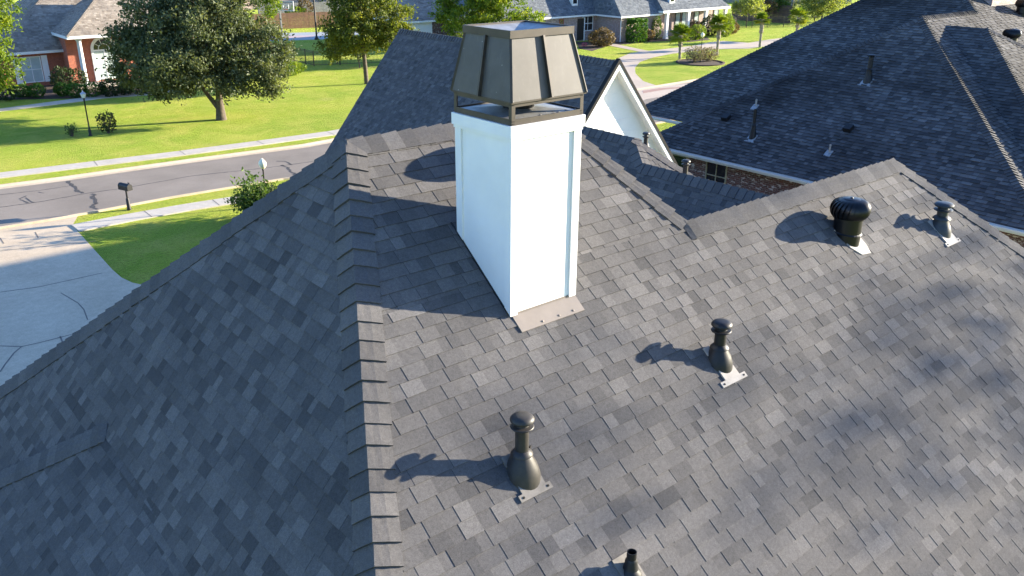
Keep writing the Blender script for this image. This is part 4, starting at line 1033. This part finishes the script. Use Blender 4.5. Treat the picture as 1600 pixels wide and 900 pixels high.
shingles(mb, [[al, Vector((30, al.y, al.z)), Vector((30, al.y+(al.z-ZL)/PR, ZL)), Vector((cl.x, al.y+(al.z-ZL)/PR, ZL))]], seed=87, **kw)
rroof = mb.build('roof', [M['shingle_tan'], M['under']], rh)
b = MB(); caps(b, EA, apx, perp(apx-EA, nA_, (1, -1, 0)), perp(apx-EA, (-PR, 0, 1), (-1, 1, 0)), 90, half=.17, lift=.03); b.build('ridge_cap', M['shingle_tan'], rroof)
b = MB(); caps(b, cl, al, perp(al-cl, nL_, (1, -1, 0)), perp(al-cl, (-PR, 0, 1), (-1, 1, 0)), 91, half=.17, lift=.03); b.build('ridge_cap', M['shingle_tan'], rroof)
b = MB(); b.box((EA.x-.02, YA-.03, EA.z-.22), (XE_, YA, EA.z)); b.box((EA.x-.03, YA, EA.z-.22), (EA.x, bk.y, EA.z)); b.box((cl.x, YL-.03, ZL-.20), (EA.x+.8, YL, ZL))
b.face([(EA.x, YA, EA.z-.2), (XE_, YA, EA.z-.2), (XE_, YA+2.6, EA.z-.2), (EA.x, YA+2.6, EA.z-.2)]); b.face([(cl.x, YL, ZL-.18), (EA.x+1, YL, ZL-.18), (EA.x+1, YL+.6, ZL-.18), (cl.x, YL+.6, ZL-.18)])
b.build('fascia', M['trimwhite'], rroof)
b = MB(); b.box((cl.x+.4, YL+.45, -.1), (EA.x+.4, YL+9, ZL-.05)); b.box((EA.x+.35, YA+2.2, -.1), (XE_-.5, bk.y-.5, EA.z-.15)); b.build('wall', M['brick_red'], rh)
b = MB(); b.box((EA.x+.2, YA+.1, -.1), (XE_, YA+2.2, .16)); b.build('porch_floor', M['walk'], rh)
def column(base, h, r, parent, mat=M['trimwhite'], n=18):
    b = MB(); b.lathe([(r*1.5, .0), (r*1.5, .10), (r*1.25, .14), (r*1.1, .2), (r, .25), (r*.86, h-.3), (r*1.0, h-.22), (r*1.3, h-.14), (r*1.4, h-.1), (r*1.4, h)], base, n); return b.build('column', mat, parent, True)
cb = onx(136, 137, 19.15); cb = onpl(136, 138, (0, YA+.45, 0), (0, 1, 0)); column((cb.x, YA+.45, .12), EA.z-.32, .19, rh)
for xx in (24.6, 30.2): column((xx, YA+.45, .12), EA.z-.32, .19, rh)
wy = YL+.44; wc = onpl(53, 108, (0, wy, 0), (0, 1, 0)); wd = window(rh, (wc.x-.15, wy, 1.33), 1.5, 2.0, (0, -1, 0), M['trimwhite'], M['curtain'], cols=2, rows=2, fw_=.07)
for sx in (-1, 1):
    xc = wc.x-.15+sx*1.02; b = MB(); b.box((xc-.22, wy-.06, .3), (xc+.22, wy-.002, 2.36)); b.build('shutter', M['trimwhite'], wd)
wy2 = YA+2.2; wc2 = onpl(165, 100, (0, wy2, 0), (0, 1, 0)); print('arch', wc2)
aw = window(rh, (wc2.x+.05, wy2, 1.45), 1.9, 2.4, (0, -1, 0), M['trimwhite'], M['curtain'], cols=2, rows=3, fw_=.12)
b = MB(); n = 18; cx_, cz_ = wc2.x+.05, 2.66
for k in range(n):
    a0, a1 = math.pi*k/n, math.pi*(k+1)/n
    for r1, r2, d1, mi in ((.80, 1.02, .09, 0), (.40, .45, .05, 0)):
        vs = [Vector((cx_+r*math.cos(a), wy2-d, cz_+r*math.sin(a))) for d in (.003, d1) for r, a in ((r1, a0), (r2, a0), (r2, a1), (r1, a1))]
        b.mesh(vs, [(0,1,2,3),(4,7,6,5),(0,4,5,1),(1,5,6,2),(2,6,7,3),(3,7,4,0)], .5, mi)
for a in (R(36), R(72), R(108), R(144)): b.bar((cx_+.42*math.cos(a), wy2-.03, cz_+.42*math.sin(a)), (cx_+.82*math.cos(a), wy2-.03, cz_+.82*math.sin(a)), .035)
b.box((cx_-1.02, wy2-.09, .2), (cx_-.84, wy2-.002, cz_)); b.box((cx_+.84, wy2-.09, .2), (cx_+1.02, wy2-.002, cz_))
b.build('arch_surround', M['trimwhite'], aw)
b = MB(); b.mesh([(cx_, wy2-.012, cz_)]+[(cx_+.81*math.cos(math.pi*k/n), wy2-.012, cz_+.81*math.sin(math.pi*k/n)) for k in range(n+1)], [(0, k+1, k+2) for k in range(n)]); b.build('fanlight', M['glass'], aw)
for xx in (25.8, 28.5): window(rh, (xx, wy2, 1.8), 1.4, 2.2, (0, -1, 0), M['trimwhite'], M['curtain'], cols=2, rows=2, fw_=.08)
# a slate-blue roof peeping out behind it
def hip_house(name, label, x0, y0, x1, y1, ze, pitch, roofm, wallm, seed, trims=True):
    t = thing(name, label, 'house', ((x0+x1)/2, (y0+y1)/2, 0)); w = min(x1-x0, y1-y0)/2; h = ze+w*pitch; mb = MB()
    if x1-x0 >= y1-y0: a, c = Vector((x0+w, (y0+y1)/2, h)), Vector((x1-w, (y0+y1)/2, h)); A, B, C, D = [Vector((x, y, ze)) for x, y in ((x0, y0), (x1, y0), (x1, y1), (x0, y1))]
    else: a, c = Vector(((x0+x1)/2, y0+w, h)), Vector(((x0+x1)/2, y1-w, h)); A, B, C, D = [Vector((x, y, ze)) for x, y in ((x1, y0), (x1, y1), (x0, y1), (x0, y0))]
    for k, pl in enumerate(([A, B, c, a], [C, D, a, c], [B, C, c], [D, A, a])):
        pl = [p for i, p in enumerate(pl) if (p-pl[i-1]).length > .01]; shingles(mb, [pl], seed=seed+k, fine=False, butt=.03, wmin=.3, wmax=.7, expo=.22)
    r = mb.build('roof', [roofm, M['under']], t)
    b = MB(); b.box((x0+.5, y0+.5, -.1), (x1-.5, y1-.5, ze-.02)); b.build('wall', wallm, t)
    b = MB(); ring(b, x0-.02, y0-.02, x1+.02, y1+.02, ze-.22, ze-.01, .04); b.build('fascia', M['trimwhite'], r)
    return t
M['shingle_blue'] = shingle_mat('slate_grey_shingles', (.09, .10, .115), (.14, .155, .17), (.20, .215, .225), gran=.4)
hip_house('brick_house', 'slate roofed house half hidden behind the red brick house at the top left corner', 12, 92, 22, 104, 2.9, .8, M['shingle_blue'], M['brick_red'], 130)
# ============================================================ LONG BRICK HOUSE AT THE TOP CENTRE
ch = thing('long_brick_house', 'long pinkish brick house with slate roof and white porch columns at the top centre', 'house', (84, 74, 0))
YB, YW, ZB = 74.0, 70.0, 2.92; XW = 75.2
XL0 = onpl(838, 28, (0, YB, 0), (0, 1, 0)).x-6; PC = 1.15
mb = MB(); kw = dict(fine=False, butt=.03, wmin=.2, wmax=.5, expo=.2)
Zr = 9.0; dY = (Zr-ZB)/PC
shingles(mb, [[(XL0, YB, ZB), (84, YB, ZB), (84, YB+dY, Zr), (XL0+dY, YB+dY, Zr)]], seed=141, **kw)
shingles(mb, [[(XL0, YB, ZB), (XL0+dY, YB+dY, Zr), (XL0, YB+2*dY, ZB)]], seed=142, **kw)
xw1 = onpl(1030, 20, (0, YW, 0), (0, 1, 0)).x+.6; hw = (xw1-XW)/2*1.0; wp = 1.6
shingles(mb, [[(XW, YW, ZB-.02), (xw1, YW, ZB-.02), (xw1, YW+4.5, ZB-.02+4.5*PC), (XW+1.0, YW+4.5, ZB-.02+4.5*PC)]], seed=143, **kw)
shingles(mb, [[(XW, YW, ZB-.02), (XW+1.0, YW+4.5, ZB-.02+4.5*PC), (XW+1.0, YB+3.5, ZB+4.6), (XW, YB+.2, ZB-.02)]], seed=144, **kw)
# porch block
XP0 = onpl(1018, 15, (0, YW-.6, 0), (0, 1, 0)).x; XP1 = onpl(1141, 9.5, (0, YW-.6, 0), (0, 1, 0)).x; ZP = onpl(1040, 17, (0, YW-.6, 0), (0, 1, 0)).z
print('porch', XP0, XP1, ZP, XL0, xw1)
XP0 = onpl(1037, 17, (0, YW-.6, 0), (0, 1, 0)).x
YP = YW-.6; dP = 6.0
shingles(mb, [[(XP0, YP, ZP), (XP1, YP, ZP), (XP1-dP, YP+dP, ZP+dP*.9), (XP0+1.2, YP+dP, ZP+dP*.9)]], seed=145, **kw)
shingles(mb, [[(XP0, YP, ZP), (XP0+1.2, YP+dP, ZP+dP*.9), (XP0+1.2, YP+dP+2, ZP+dP*.9), (XP0-.6, YP+4, ZP)]], seed=146, **kw)
shingles(mb, [[(XP1, YP, ZP), (XP1-dP, YP+dP, ZP+dP*.9), (XP1, YP+2*dP, ZP)]], seed=147, **kw)
croof = mb.build('roof', [M['shingle_blue'], M['under']], ch)
b = MB(); b.box((XL0, YB-.03, ZB-.18), (XW, YB, ZB)); b.box((XW-.03, YW, ZB-.2), (XW, YB, ZB-.02)); b.box((XW-.03, YW-.03, ZB-.2), (xw1, YW, ZB-.02)); b.box((XP0-.05, YP-.05, ZP-.26), (XP1, YP, ZP)); b.box((XP1, YP-.05, ZP-.26), (XP1+.05, YP+2*dP, ZP)); b.box((XP0-.05, YP, ZP-.26), (XP0, YP+4, ZP-.01))
b.face([(XP0, YP, ZP-.24), (XP1, YP, ZP-.24), (XP1, YP+2.2, ZP-.24), (XP0, YP+2.2, ZP-.24)])
b.build('fascia', M['trimwhite'], croof)
b = MB(); b.box((XL0+.4, YB+.4, -.1), (84, YB+8, ZB-.1)); b.box((XW+.4, YW+.4, -.1), (xw1, YB+.5, ZB-.12)); b.box((XP0+.3, YP+2.0, -.1), (XP1-.6, YP+10, ZP-.2)); b.build('wall', M['brick_pink'], ch)
b = MB(); b.lathe([(.05, .1), (.05, ZB-.45)], (XW+.30, YW+.30, 0), 8); b.tube([(XW+.3, YW+.3, ZB-.46), (XW+.15, YW+.1, ZB-.3), (XW+.02, YW+.02, ZB-.16)], .05, 8); b.build('downpipe', M['trimwhite'], ch)
def colx(px, y): return onpl(px, 40, (0, y, 0), (0, 1, 0)).x
for px in (1041, 1074, 1101, 1131):
    xx = colx(px, YP+.3); b = MB(); b.box((xx-.18, YP+.12, 0), (xx+.18, YP+.48, ZP-.25)); b.box((xx-.24, YP+.06, 0), (xx+.24, YP+.54, .25)); b.box((xx-.22, YP+.08, ZP-.45), (xx+.22, YP+.52, ZP-.26)); b.build('column', M['trimwhite'], ch)
for px, w, h, z, y_, fr, gl in ((877, .7, 1.5, 1.9, YB+.39, M['brick_red'], M['glass']), (918, 1.7, 1.7, 1.9, YB+.39, M['trimwhite'], M['glass']), (935, .7, 1.6, 1.8, YB+.39, M['wood_dark'], M['curtain']), (1000, .9, 1.1, 2.1, YW+.39, M['wood_dark'], M['glass'])):
    window(ch, (colx(px, y_), y_, z), w, h, (0, -1, 0), fr, gl, cols=2, rows=2, fw_=.09)
xx = colx(907, YB+.39); b = MB(); b.box((xx-.5, YB+.33, .1), (xx+.5, YB+.398, 2.5)); dr_o = b.build('door', M['wood_dark'], ch)
b = MB(); b.box((xx+.5, YB+.30, 0), (xx+.64, YB+.395, 2.6)); b.build('door_frame', M['trimwhite'], dr_o)
for px in (1058, 1068, 1087, 1117): 
    y_ = YP+1.99; window(ch, (colx(px, y_), y_, 1.5), 1.0, 2.5, (0, -1, 0), M['wood_dark'], M['curtain'], cols=1, rows=1, fw_=.12)
for px, zz in ((896, 1.0), (1048, .4)):      # roof dormers, only their lower ends in the picture
    pt = onpl(px, 5 if px < 900 else 2, (0, YB if px < 900 else YP, ZB if px < 900 else ZP), (0, -PC if px < 900 else -.9, 1)); b = MB(); b.box((pt.x-.45, pt.y-.25, pt.z-.3), (pt.x+.45, pt.y+2.2, pt.z+1.6)); d_ = b.build('dormer', M['trimwhite'], ch)
    b = MB(); b.box((pt.x-.30, pt.y-.27, pt.z-.02), (pt.x+.30, pt.y-.252, pt.z+1.2)); b.build('glass', M['glass'], d_)
# chairs on the porch
for k, px in enumerate((1082, 1094)):
    x_ = colx(px, YP+.9); b = MB(); c0_ = Vector((x_, YP+.9, 0)); t = thing('porch_chair', ['reddish wooden porch chair nearer the middle column', 'reddish wooden porch chair next to the cream column'][k], 'chair', c0_, 0, 'chairs on the porch')
    m_ = M['chairwood'] if 'chairwood' in M else M.setdefault('chairwood', plain('red_brown_wood', (.16, .05, .03), .6))
    b = MB(); b.box((x_-.3, YP+.65, .42), (x_+.3, YP+1.2, .47)); b.build('seat', m_, t)
    b = MB(); b.box((x_-.3, YP+1.2, .47), (x_+.3, YP+1.25, 1.15)); b.build('backrest', m_, t)
    for sx in (-.27, .27):
        for yy in (.68, 1.18): b = MB(); b.box((x_+sx-.03, YP+yy-.03, 0), (x_+sx+.03, YP+yy+.03, .419)); b.build('leg', m_, t)
# planting in front of it
def gb(name, label, x, y, r, mat, seed, n, size, **k): return bush(name, label, k.pop('cat', 'bush'), bp(x, y), r, mat, seed, n, size, **k)
gb('hedge', 'tall clipped dark green hedge block in front of the brick wall', 994, 66, (1.05, .7, 2.5), M['hedge'], 150, 2200, .16, boxy=True, cat='hedge')
gb('burgundy_bush', 'wide reddish green bush left of the hedge block', 940, 73, (1.55, 1.2, 1.9), M['burg'], 151, 1800, .14)
gb('yellow_shrub', 'small yellow green shrub against the hedge block', 1003, 65, (.65, .6, 1.4), M['lime'], 152, 500, .12)
gb('slim_shrub', 'slim upright green shrub beside the first porch column', 1025, 62, (.6, .6, 2.6), M['green'], 153, 700, .12)
gb('low_shrub', 'low brownish shrub between hedge block and porch', 1014, 64, (.7, .6, 1.3), M['burg'], 154, 500, .12)
gb('yellow_bush', 'round bright yellow green bush at the porch, behind the lamp', 1089, 62, (1.1, 1.0, 1.7), M['lime'], 155, 1100, .13)
gb('low_yellow_bush', 'low yellow green bush behind the first palm', 1070, 64, (1.4, .8, 1.1), M['lime'], 156, 800, .13)
gb('reddish_bush', 'reddish bush in front of the porch chairs', 1083, 56, (1.5, .8, 1.7), M['burg'], 157, 800, .13)
gb('dark_bush', 'large dark bush beside the second palm near the porch end', 1108, 56, (1.6, 1.2, 2.3), M['dkgreen'], 158, 1400, .14)
gb('mixed_bush', 'tall yellow and green bush behind the second palm', 1132, 57, (1.3, 1.1, 2.6), M['lime'], 159, 1200, .14)
gb('russet_bush', 'russet bush to the right of the porch garden', 1142, 54, (1.0, .9, 1.6), M['burg'], 160, 700, .13)
gb('dry_bush', 'brownish bush in the round bed around the far lamp', 1086, 98, (1.25, 1.1, 1.6), M['dry'], 161, 900, .10, stems=True, loose=.3, group='bushes in the round bed')
gb('dry_bush', 'second brownish bush in the round bed, right of the far lamp', 1106, 96, (1.1, 1.0, 1.4), M['dry'], 162, 700, .10, stems=True, loose=.3, group='bushes in the round bed')
gb('flower_clump', 'tiny pink flowering clump beside the wide reddish bush', 913, 73, (.3, .3, .45), plain('pink_petals', (.5, .14, .2), .7), 163, 120, .09)
rb = bp(1094, 98)
b = MB(); b.lathe([(2.35, 0), (2.35, .09), (2.15, .10), (2.15, .03), (.01, .05)], rb, 36, cap=False); tag(b.build('round_bed', M['mulch']), kind='structure')
# palms
M['deadfrond'] = leaf_mat('dry_frond', (.16, .13, .07), (.24, .19, .09), (.34, .27, .13), .2)
def palm(base, h, r, label, seed, mat=None):
    rg = random.Random(seed); base = Vector(base); t = thing('palm_tree', label, 'palm tree', base, 0, 'small palms by the loop drive'); b = MB()
    top = base+Vector((rg.uniform(-.1, .1), rg.uniform(-.1, .1), h)); n = 12
    b.tube([base.lerp(top, k/n) for k in range(n+1)], [.12+(.03 if k % 2 else 0)+(.07 if k > n*.5 else 0) for k in range(n+1)], 10); 
    for k in range(46):
        a = rg.uniform(0, 6.28); z = rg.uniform(.45, 1.0); p = base.lerp(top, z); d = Vector((math.cos(a), math.sin(a), .9)).normalized(); b.bar(p+d*.12, p+d*.36, .05, .02)
    b.build('trunk', M['barkl'], t)
    b = MB()
    for k in range(50):
        a = rg.uniform(0, 6.28); e = rg.uniform(-.6, 1.5); d = Vector((math.cos(a)*math.cos(e), math.sin(a)*math.cos(e), math.sin(e)))
        p1 = top+d*r*.35; side = d.cross(Vector((0, 0, 1)))
        side = side.normalized() if side.length > .1 else Vector((1, 0, 0)); upv = side.cross(d).normalized(); tn = .35+.35*max(0, -math.sin(e))+rg.gauss(0, .12)+(.15 if rg.random() < .3 else 0)
        b.face([top-side*.02, top+side*.02, p1+side*.015, p1-side*.015], .4)
        for j in range(11):
            th = (j-5)/5*1.25; dd = (d*math.cos(th)+side*math.sin(th)).normalized(); ln = r*.68*rg.uniform(.8, 1.1)*(1-.25*abs(j-5)/5); q = p1+dd*ln*.55; w_ = upv*.0+dd.cross(upv).normalized()*.06
            tip = p1+dd*ln-Vector((0, 0, ln*.12)); b.face([p1, q-w_, tip, q+w_], min(1, max(0, tn+rg.gauss(0, .08))))
    b.build('fronds', mat or M['palm'], t); return t
palm(bp(1062, 92), 2.25, 1.45, 'small palm in front of the brick porch, nearest the round bed', 1)
palm(bp(1120, 87), 3.1, 1.25, 'tall thin palm by the drive at the porch end', 2)
palm(bp(1187, 74), 2.9, 1.05, 'palm with pale trunk standing alone beyond the drive', 3)
palm(bp(1243, 62), 2.5, 1.5, 'bushy palm half hidden by the neighbouring roof edge', 4)
# ============================================================ BACK GARDENS: FENCES, HOOP, POLES
M['fencewood'] = plain('red_brown_fence_boards', (.36, .19, .11), .85, var=.2, scale=4); M['fencegrey'] = plain('grey_fence_boards', (.20, .20, .19), .9, var=.25, scale=3); M['fencedark'] = plain('dark_fence_boards', (.085, .06, .055), .9, var=.2)
def board_fence(p, q, h, mat, label, bw=.14, group=None):
    p, q = Vector(p), Vector(q); t = thing('board_fence', label, 'fence', (p+q)/2, 0, group); d = (q-p); Ln = d.length; d.normalize(); n = Vector((-d.y, d.x, 0)); rg = random.Random(int(Ln*10)); b = MB(); k = 0
    bw = max(bw, Ln/260)
    while k*bw < Ln:
        a = p+d*(k*bw+.006); c = p+d*min(Ln, (k+1)*bw-.006); hh = h+rg.uniform(-.02, .02); o = n*rg.uniform(0, .01)
        b.mesh([a+o, c+o, c+o+n*.02, a+o+n*.02]+[v+Vector((0, 0, hh)) for v in (a+o, c+o, c+o+n*.02, a+o+n*.02)], [(4,5,6,7),(0,1,5,4),(1,2,6,5),(2,3,7,6),(3,0,4,7)], rg.random()); k += 1
    b.build('boards', mat, t)
    b = MB(); s = 0
    while s < Ln: c = p+d*s+n*.07; b.box((c.x-.05, c.y-.05, 0), (c.x+.05, c.y+.05, h-.05)); s += 2.4
    b.build('posts', mat, t); b = MB()
    for z in (.3, h*.5, h-.25): b.bar(p+n*.04+Vector((0, 0, z)), q+n*.04+Vector((0, 0, z)), .04, .09)
    b.build('rails', mat, t); return t
board_fence(bp(395, 47), bp(550, 41), 1.95, M['fencewood'], 'red brown board fence behind the sports court')
board_fence(bp(600, 33), bp(670, 28), 1.8, M['fencewood'], 'red brown board fence seen right of the tall olive tree')
board_fence(bp(405, 28), bp(560, 21), 1.9, M['fencegrey'], 'grey board fence behind the basketball hoop')
board_fence(bp(380, 8), bp(560, 3), 1.9, M['fencegrey'], 'farther grey board fence along the top edge, left part')
board_fence(bp(1143, 31), bp(1234, 37), 2.4, M['fencedark'], 'dark board fence behind the far black railing')
board_fence(bp(1120, 4), bp(1330, 6), 1.9, M['fencegrey'], 'pale grey board fence along the top edge beyond the dark fence')
def metal_fence(pts, h, label, sp=.13):
    pts = [Vector(p) for p in pts]; t = thing('metal_railing', label, 'fence', pts[0], 0); b = MB(); bp_ = MB(); br = MB()
    for i in range(len(pts)-1):
        d = pts[i+1]-pts[i]; Ln = d.length; d.normalize(); s = 0
        while s < Ln:
            c = pts[i]+d*s; b.bar(c+Vector((0, 0, .08)), c+Vector((0, 0, h-.03)), .018); s += sp
        s = 0
        while s < Ln+.1: c = pts[i]+d*min(s, Ln); bp_.box((c.x-.035, c.y-.035, 0), (c.x+.035, c.y+.035, h+.06)); s += 2.4
        for z in (.12, h-.16, h-.02): br.bar(pts[i]+Vector((0, 0, z)), pts[i+1]+Vector((0, 0, z)), .035)
    m_ = M['railing']; b.build('pickets', m_, t); bp_.build('posts', m_, t); br.build('rails', m_, t); return t
M['railing'] = plain('bronze_railing', (.07, .055, .035), .5)
metal_fence([bp(425, 88), bp(491, 103.5), bp(645, 97), bp(700, 94)], 1.37, 'bronze metal railing around the back garden beside the olive tree')
metal_fence([bp(1138, 36), bp(1150, 44), bp(1300, 40)], 1.3, 'black metal railing at the far right garden', .2)
# hoop
hb_ = bp(441, 56); t = thing('basketball_hoop', 'basketball hoop with clear white framed backboard at the sports court', 'basketball hoop', hb_)
b = MB(); b.box((hb_.x-.09, hb_.y-.09, 0), (hb_.x+.09, hb_.y+.09, 3.0)); b.bar(hb_+Vector((0, 0, 2.9)), hb_+Vector((.35, -.9, 3.3)), .12); b.build('pole', M['fencegrey'], t)
bc = hb_+Vector((.35, -.95, 3.45)); sd_ = Vector((rt.x, rt.y, 0)).normalized(); nrm_ = Vector((sd_.y, -sd_.x, 0)); b = MB()
for (u0, v0), (u1, v1) in (((-.9, -.53), (.9, -.53)), ((.9, -.53), (.9, .53)), ((.9, .53), (-.9, .53)), ((-.9, .53), (-.9, -.53)), ((-.3, -.3), (.3, -.3)), ((.3, -.3), (.3, .15)), ((.3, .15), (-.3, .15)), ((-.3, .15), (-.3, -.3))):
    b.bar(bc+sd_*u0+Vector((0, 0, v0)), bc+sd_*u1+Vector((0, 0, v1)), .07)
b.build('backboard_frame', M['trimwhite'], t)
def glassclear():
    m, nt, bb, l = nodes('clear_backboard'); bb.inputs['Base Color'].default_value = (.7, .75, .75, 1); bb.inputs['Alpha'].default_value = .25; bb.inputs['Roughness'].default_value = .1; return m
b = MB(); q = [bc+sd_*u+Vector((0, 0, v))+nrm_*.02 for u, v in ((-.87, -.5), (.87, -.5), (.87, .5), (-.87, .5))]; b.face(q); b.build('backboard', glassclear(), t)
b = MB(); rc = bc+nrm_*.38+Vector((0, 0, -.32)); b.tube([rc+Vector((.23*math.cos(a), .23*math.sin(a), 0)) for a in [2*math.pi*k/16 for k in range(17)]], .018, 6); b.build('rim', plain('orange_rim', (.5, .12, .03), .5), t)
# tall light pole
lp = bp(495, 62); t = thing('light_pole', 'tall black light pole standing at the sports court', 'light pole', lp); b = MB()
b.lathe([(.26, 0), (.26, .12), (.15, .3), (.10, .5), (.085, 7.5)], lp, 12); b.build('pole', M['blackpaint'], t, True)
b = MB(); b.bar(lp+Vector((-.9, 0, 7.4)), lp+Vector((.9, 0, 7.4)), .09); b.box((lp.x-1.2, lp.y-.2, 7.35), (lp.x-.7, lp.y+.2, 7.5)); b.box((lp.x+.7, lp.y-.2, 7.35), (lp.x+1.2, lp.y+.2, 7.5)); b.build('lamp_head', M['blackpaint'], t)
up_ = bp(1234, 30); t = thing('wooden_pole', 'leaning grey wooden pole beyond the palms', 'pole', up_); b = MB(); b.tube([up_-Vector((0, 0, .2)), up_+Vector((.5, 0, 7))], [.2, .14], 10); b.build('pole', M['fencegrey'], t, True)
# far garden trees
def small_tree(px, py, h, r, mat, label, seed, kind='young_tree', trunk=.06, n=130, z0=.55, group=None):
    return tree(kind, label, 'tree', bp(px, py), [((0, 0, h*.62), (r, r, h*.24)), ((r*.35, r*.1, h*.8), (r*.7, r*.7, h*.18)), ((-r*.4, 0, h*.72), (r*.6, r*.7, h*.18))], n, 26, .42, .16, mat, (trunk, h*z0), seed, group)
small_tree(1166, 43, 4.2, 2.2, M['pale'], 'sparse pale green young tree on the lawn before the dark fence', 201)
small_tree(1193, 36, 3.8, 1.4, M['burg'], 'thin pinkish young tree in front of the dark fence', 202, n=60)
small_tree(1216, 35, 3.6, 1.2, M['green'], 'thin green young tree right of the pinkish one', 203, n=60)
tree('willow_tree', 'pale green weeping tree half hidden by the neighbouring roof', 'tree', bp(1283, 34), [((0, 0, 3.2), (2.6, 2.6, 2.4)), (L(-1.6, 0, 2.4), (1.8, 1.8, 2.0)), (L(1.6, 0, 2.9), (1.8, 1.8, 2.0)), ((0, 0, 5), (1.8, 1.8, 1.5))], 260, 34, .5, .17, M['pale'], (.14, 2.2), 204)
gb('grey_bush', 'grey green bush at the foot of the leaning pole', 1250, 30, (2.2, 1.6, 2.8), M['oak'], 205, 1000, .17)
gb('dark_bush', 'dark bush just left of the leaning pole', 1229, 28, (1.0, 1.0, 2.8), M['dkgreen'], 206, 600, .17)
small_tree(527, 99, 1.9, .8, M['green'], 'little tree behind the railing next to the olive tree trunk', 207, n=30)
small_tree(562, 106, 2.6, .9, M['oak'], 'small grey green tree beside the olive tree trunk', 208, n=36)
gb('low_bush', 'yellow green bush low behind the oak on its right side', 452, 118, (1.5, 1.2, 1.2), M['lime'], 209, 1000, .12)
gb('fence_shrub', 'yellow green shrub by the red brown fence near the hoop', 462, 28, (1.6, 1.2, 1.6), M['lime'], 210, 500, .2)
gb('fence_shrub', 'brownish shrub behind the red brown fence by the light pole', 478, 27, (1.1, 1.0, 2.6), M['burg'], 211, 500, .2)
small_tree(423, 60, 6.5, 1.6, M['lime'], 'narrow yellow green tree showing over the right side of the oak', 212, n=140, z0=.4)
hip_house('small_brick_house', 'small brick house with white garage behind the bushy tree', *(bp(655, 75).x, bp(655, 75).y+2, bp(655, 75).x+11, bp(655, 75).y+13), 2.6, .5, M['shingle_tan'], M['brick_old'], 170)
gx = bp(655, 75); b = MB(); b.box((gx.x+.6, gx.y+2.30, .02), (gx.x+3.4, gx.y+2.499, 2.4)); b.build('garage_door', M['trimwhite'], bpy.data.objects['small_brick_house'])
# houses beyond the gardens, cut off by the top edge
hip_house('distant_house', 'distant grey roofed house beyond the hoop at the top edge', 60, 138, 76, 150, 3, .6, M['shingle_blue'], M['brick_pink'], 180)
hip_house('distant_house', 'distant grey roofed house beyond the olive tree at the top edge', 84, 124, 100, 136, 3, .6, M['shingle_blue'], M['fencegrey'], 185)
# ---- garden trees beyond the right edge; their shade dapples the right part of the roof
def shade_tree(x, y, h, r, seed, label, n=300, per=34):
    tree('shade_tree', label, 'tree', (x, y, 0), [((0, 0, h*.72), (r, r, h*.2)), ((r*.5, -r*.4, h*.62), (r*.6, r*.6, h*.14)), ((-r*.5, r*.4, h*.64), (r*.6, r*.6, h*.14)), ((0, 0, h*.88), (r*.6, r*.6, h*.12))], n, per, .7, .24, M['green'], (.3, h*.5), seed, 'garden trees right of the photo')
def crown_at(px, py, dist, r, seed, label, n, per, dy, squash=.6):
    """a tree whose top just clips the sunbeam that reaches this point of the roof"""
    Q = onpl(px, py, T0, NM); c = Q+sun_dir*dist; rz = r*squash; c.z -= rz*.9; c.y += dy
    return tree('shade_tree', label, 'tree', (c.x, c.y, 0), [((0, 0, c.z), (r, r, rz)), ((r*.4, r*.5, c.z-r*.3), (r*.6, r*.6, r*.4)), ((-r*.3, -r*.5, c.z-r*.3), (r*.6, r*.6, r*.4))], n, per, 1.5, .15, M['green'], (.2, c.z*.6), seed, 'garden trees right of the photo')
crown_at(1120, 640, 30, 2.9, 301, 'leafy garden tree beyond the right edge of the photo, nearer the camera', 44, 17, -1.3)
crown_at(1270, 330, 34, 1.5, 302, 'smaller leafy garden tree beyond the right edge of the photo', 12, 14, -.6)
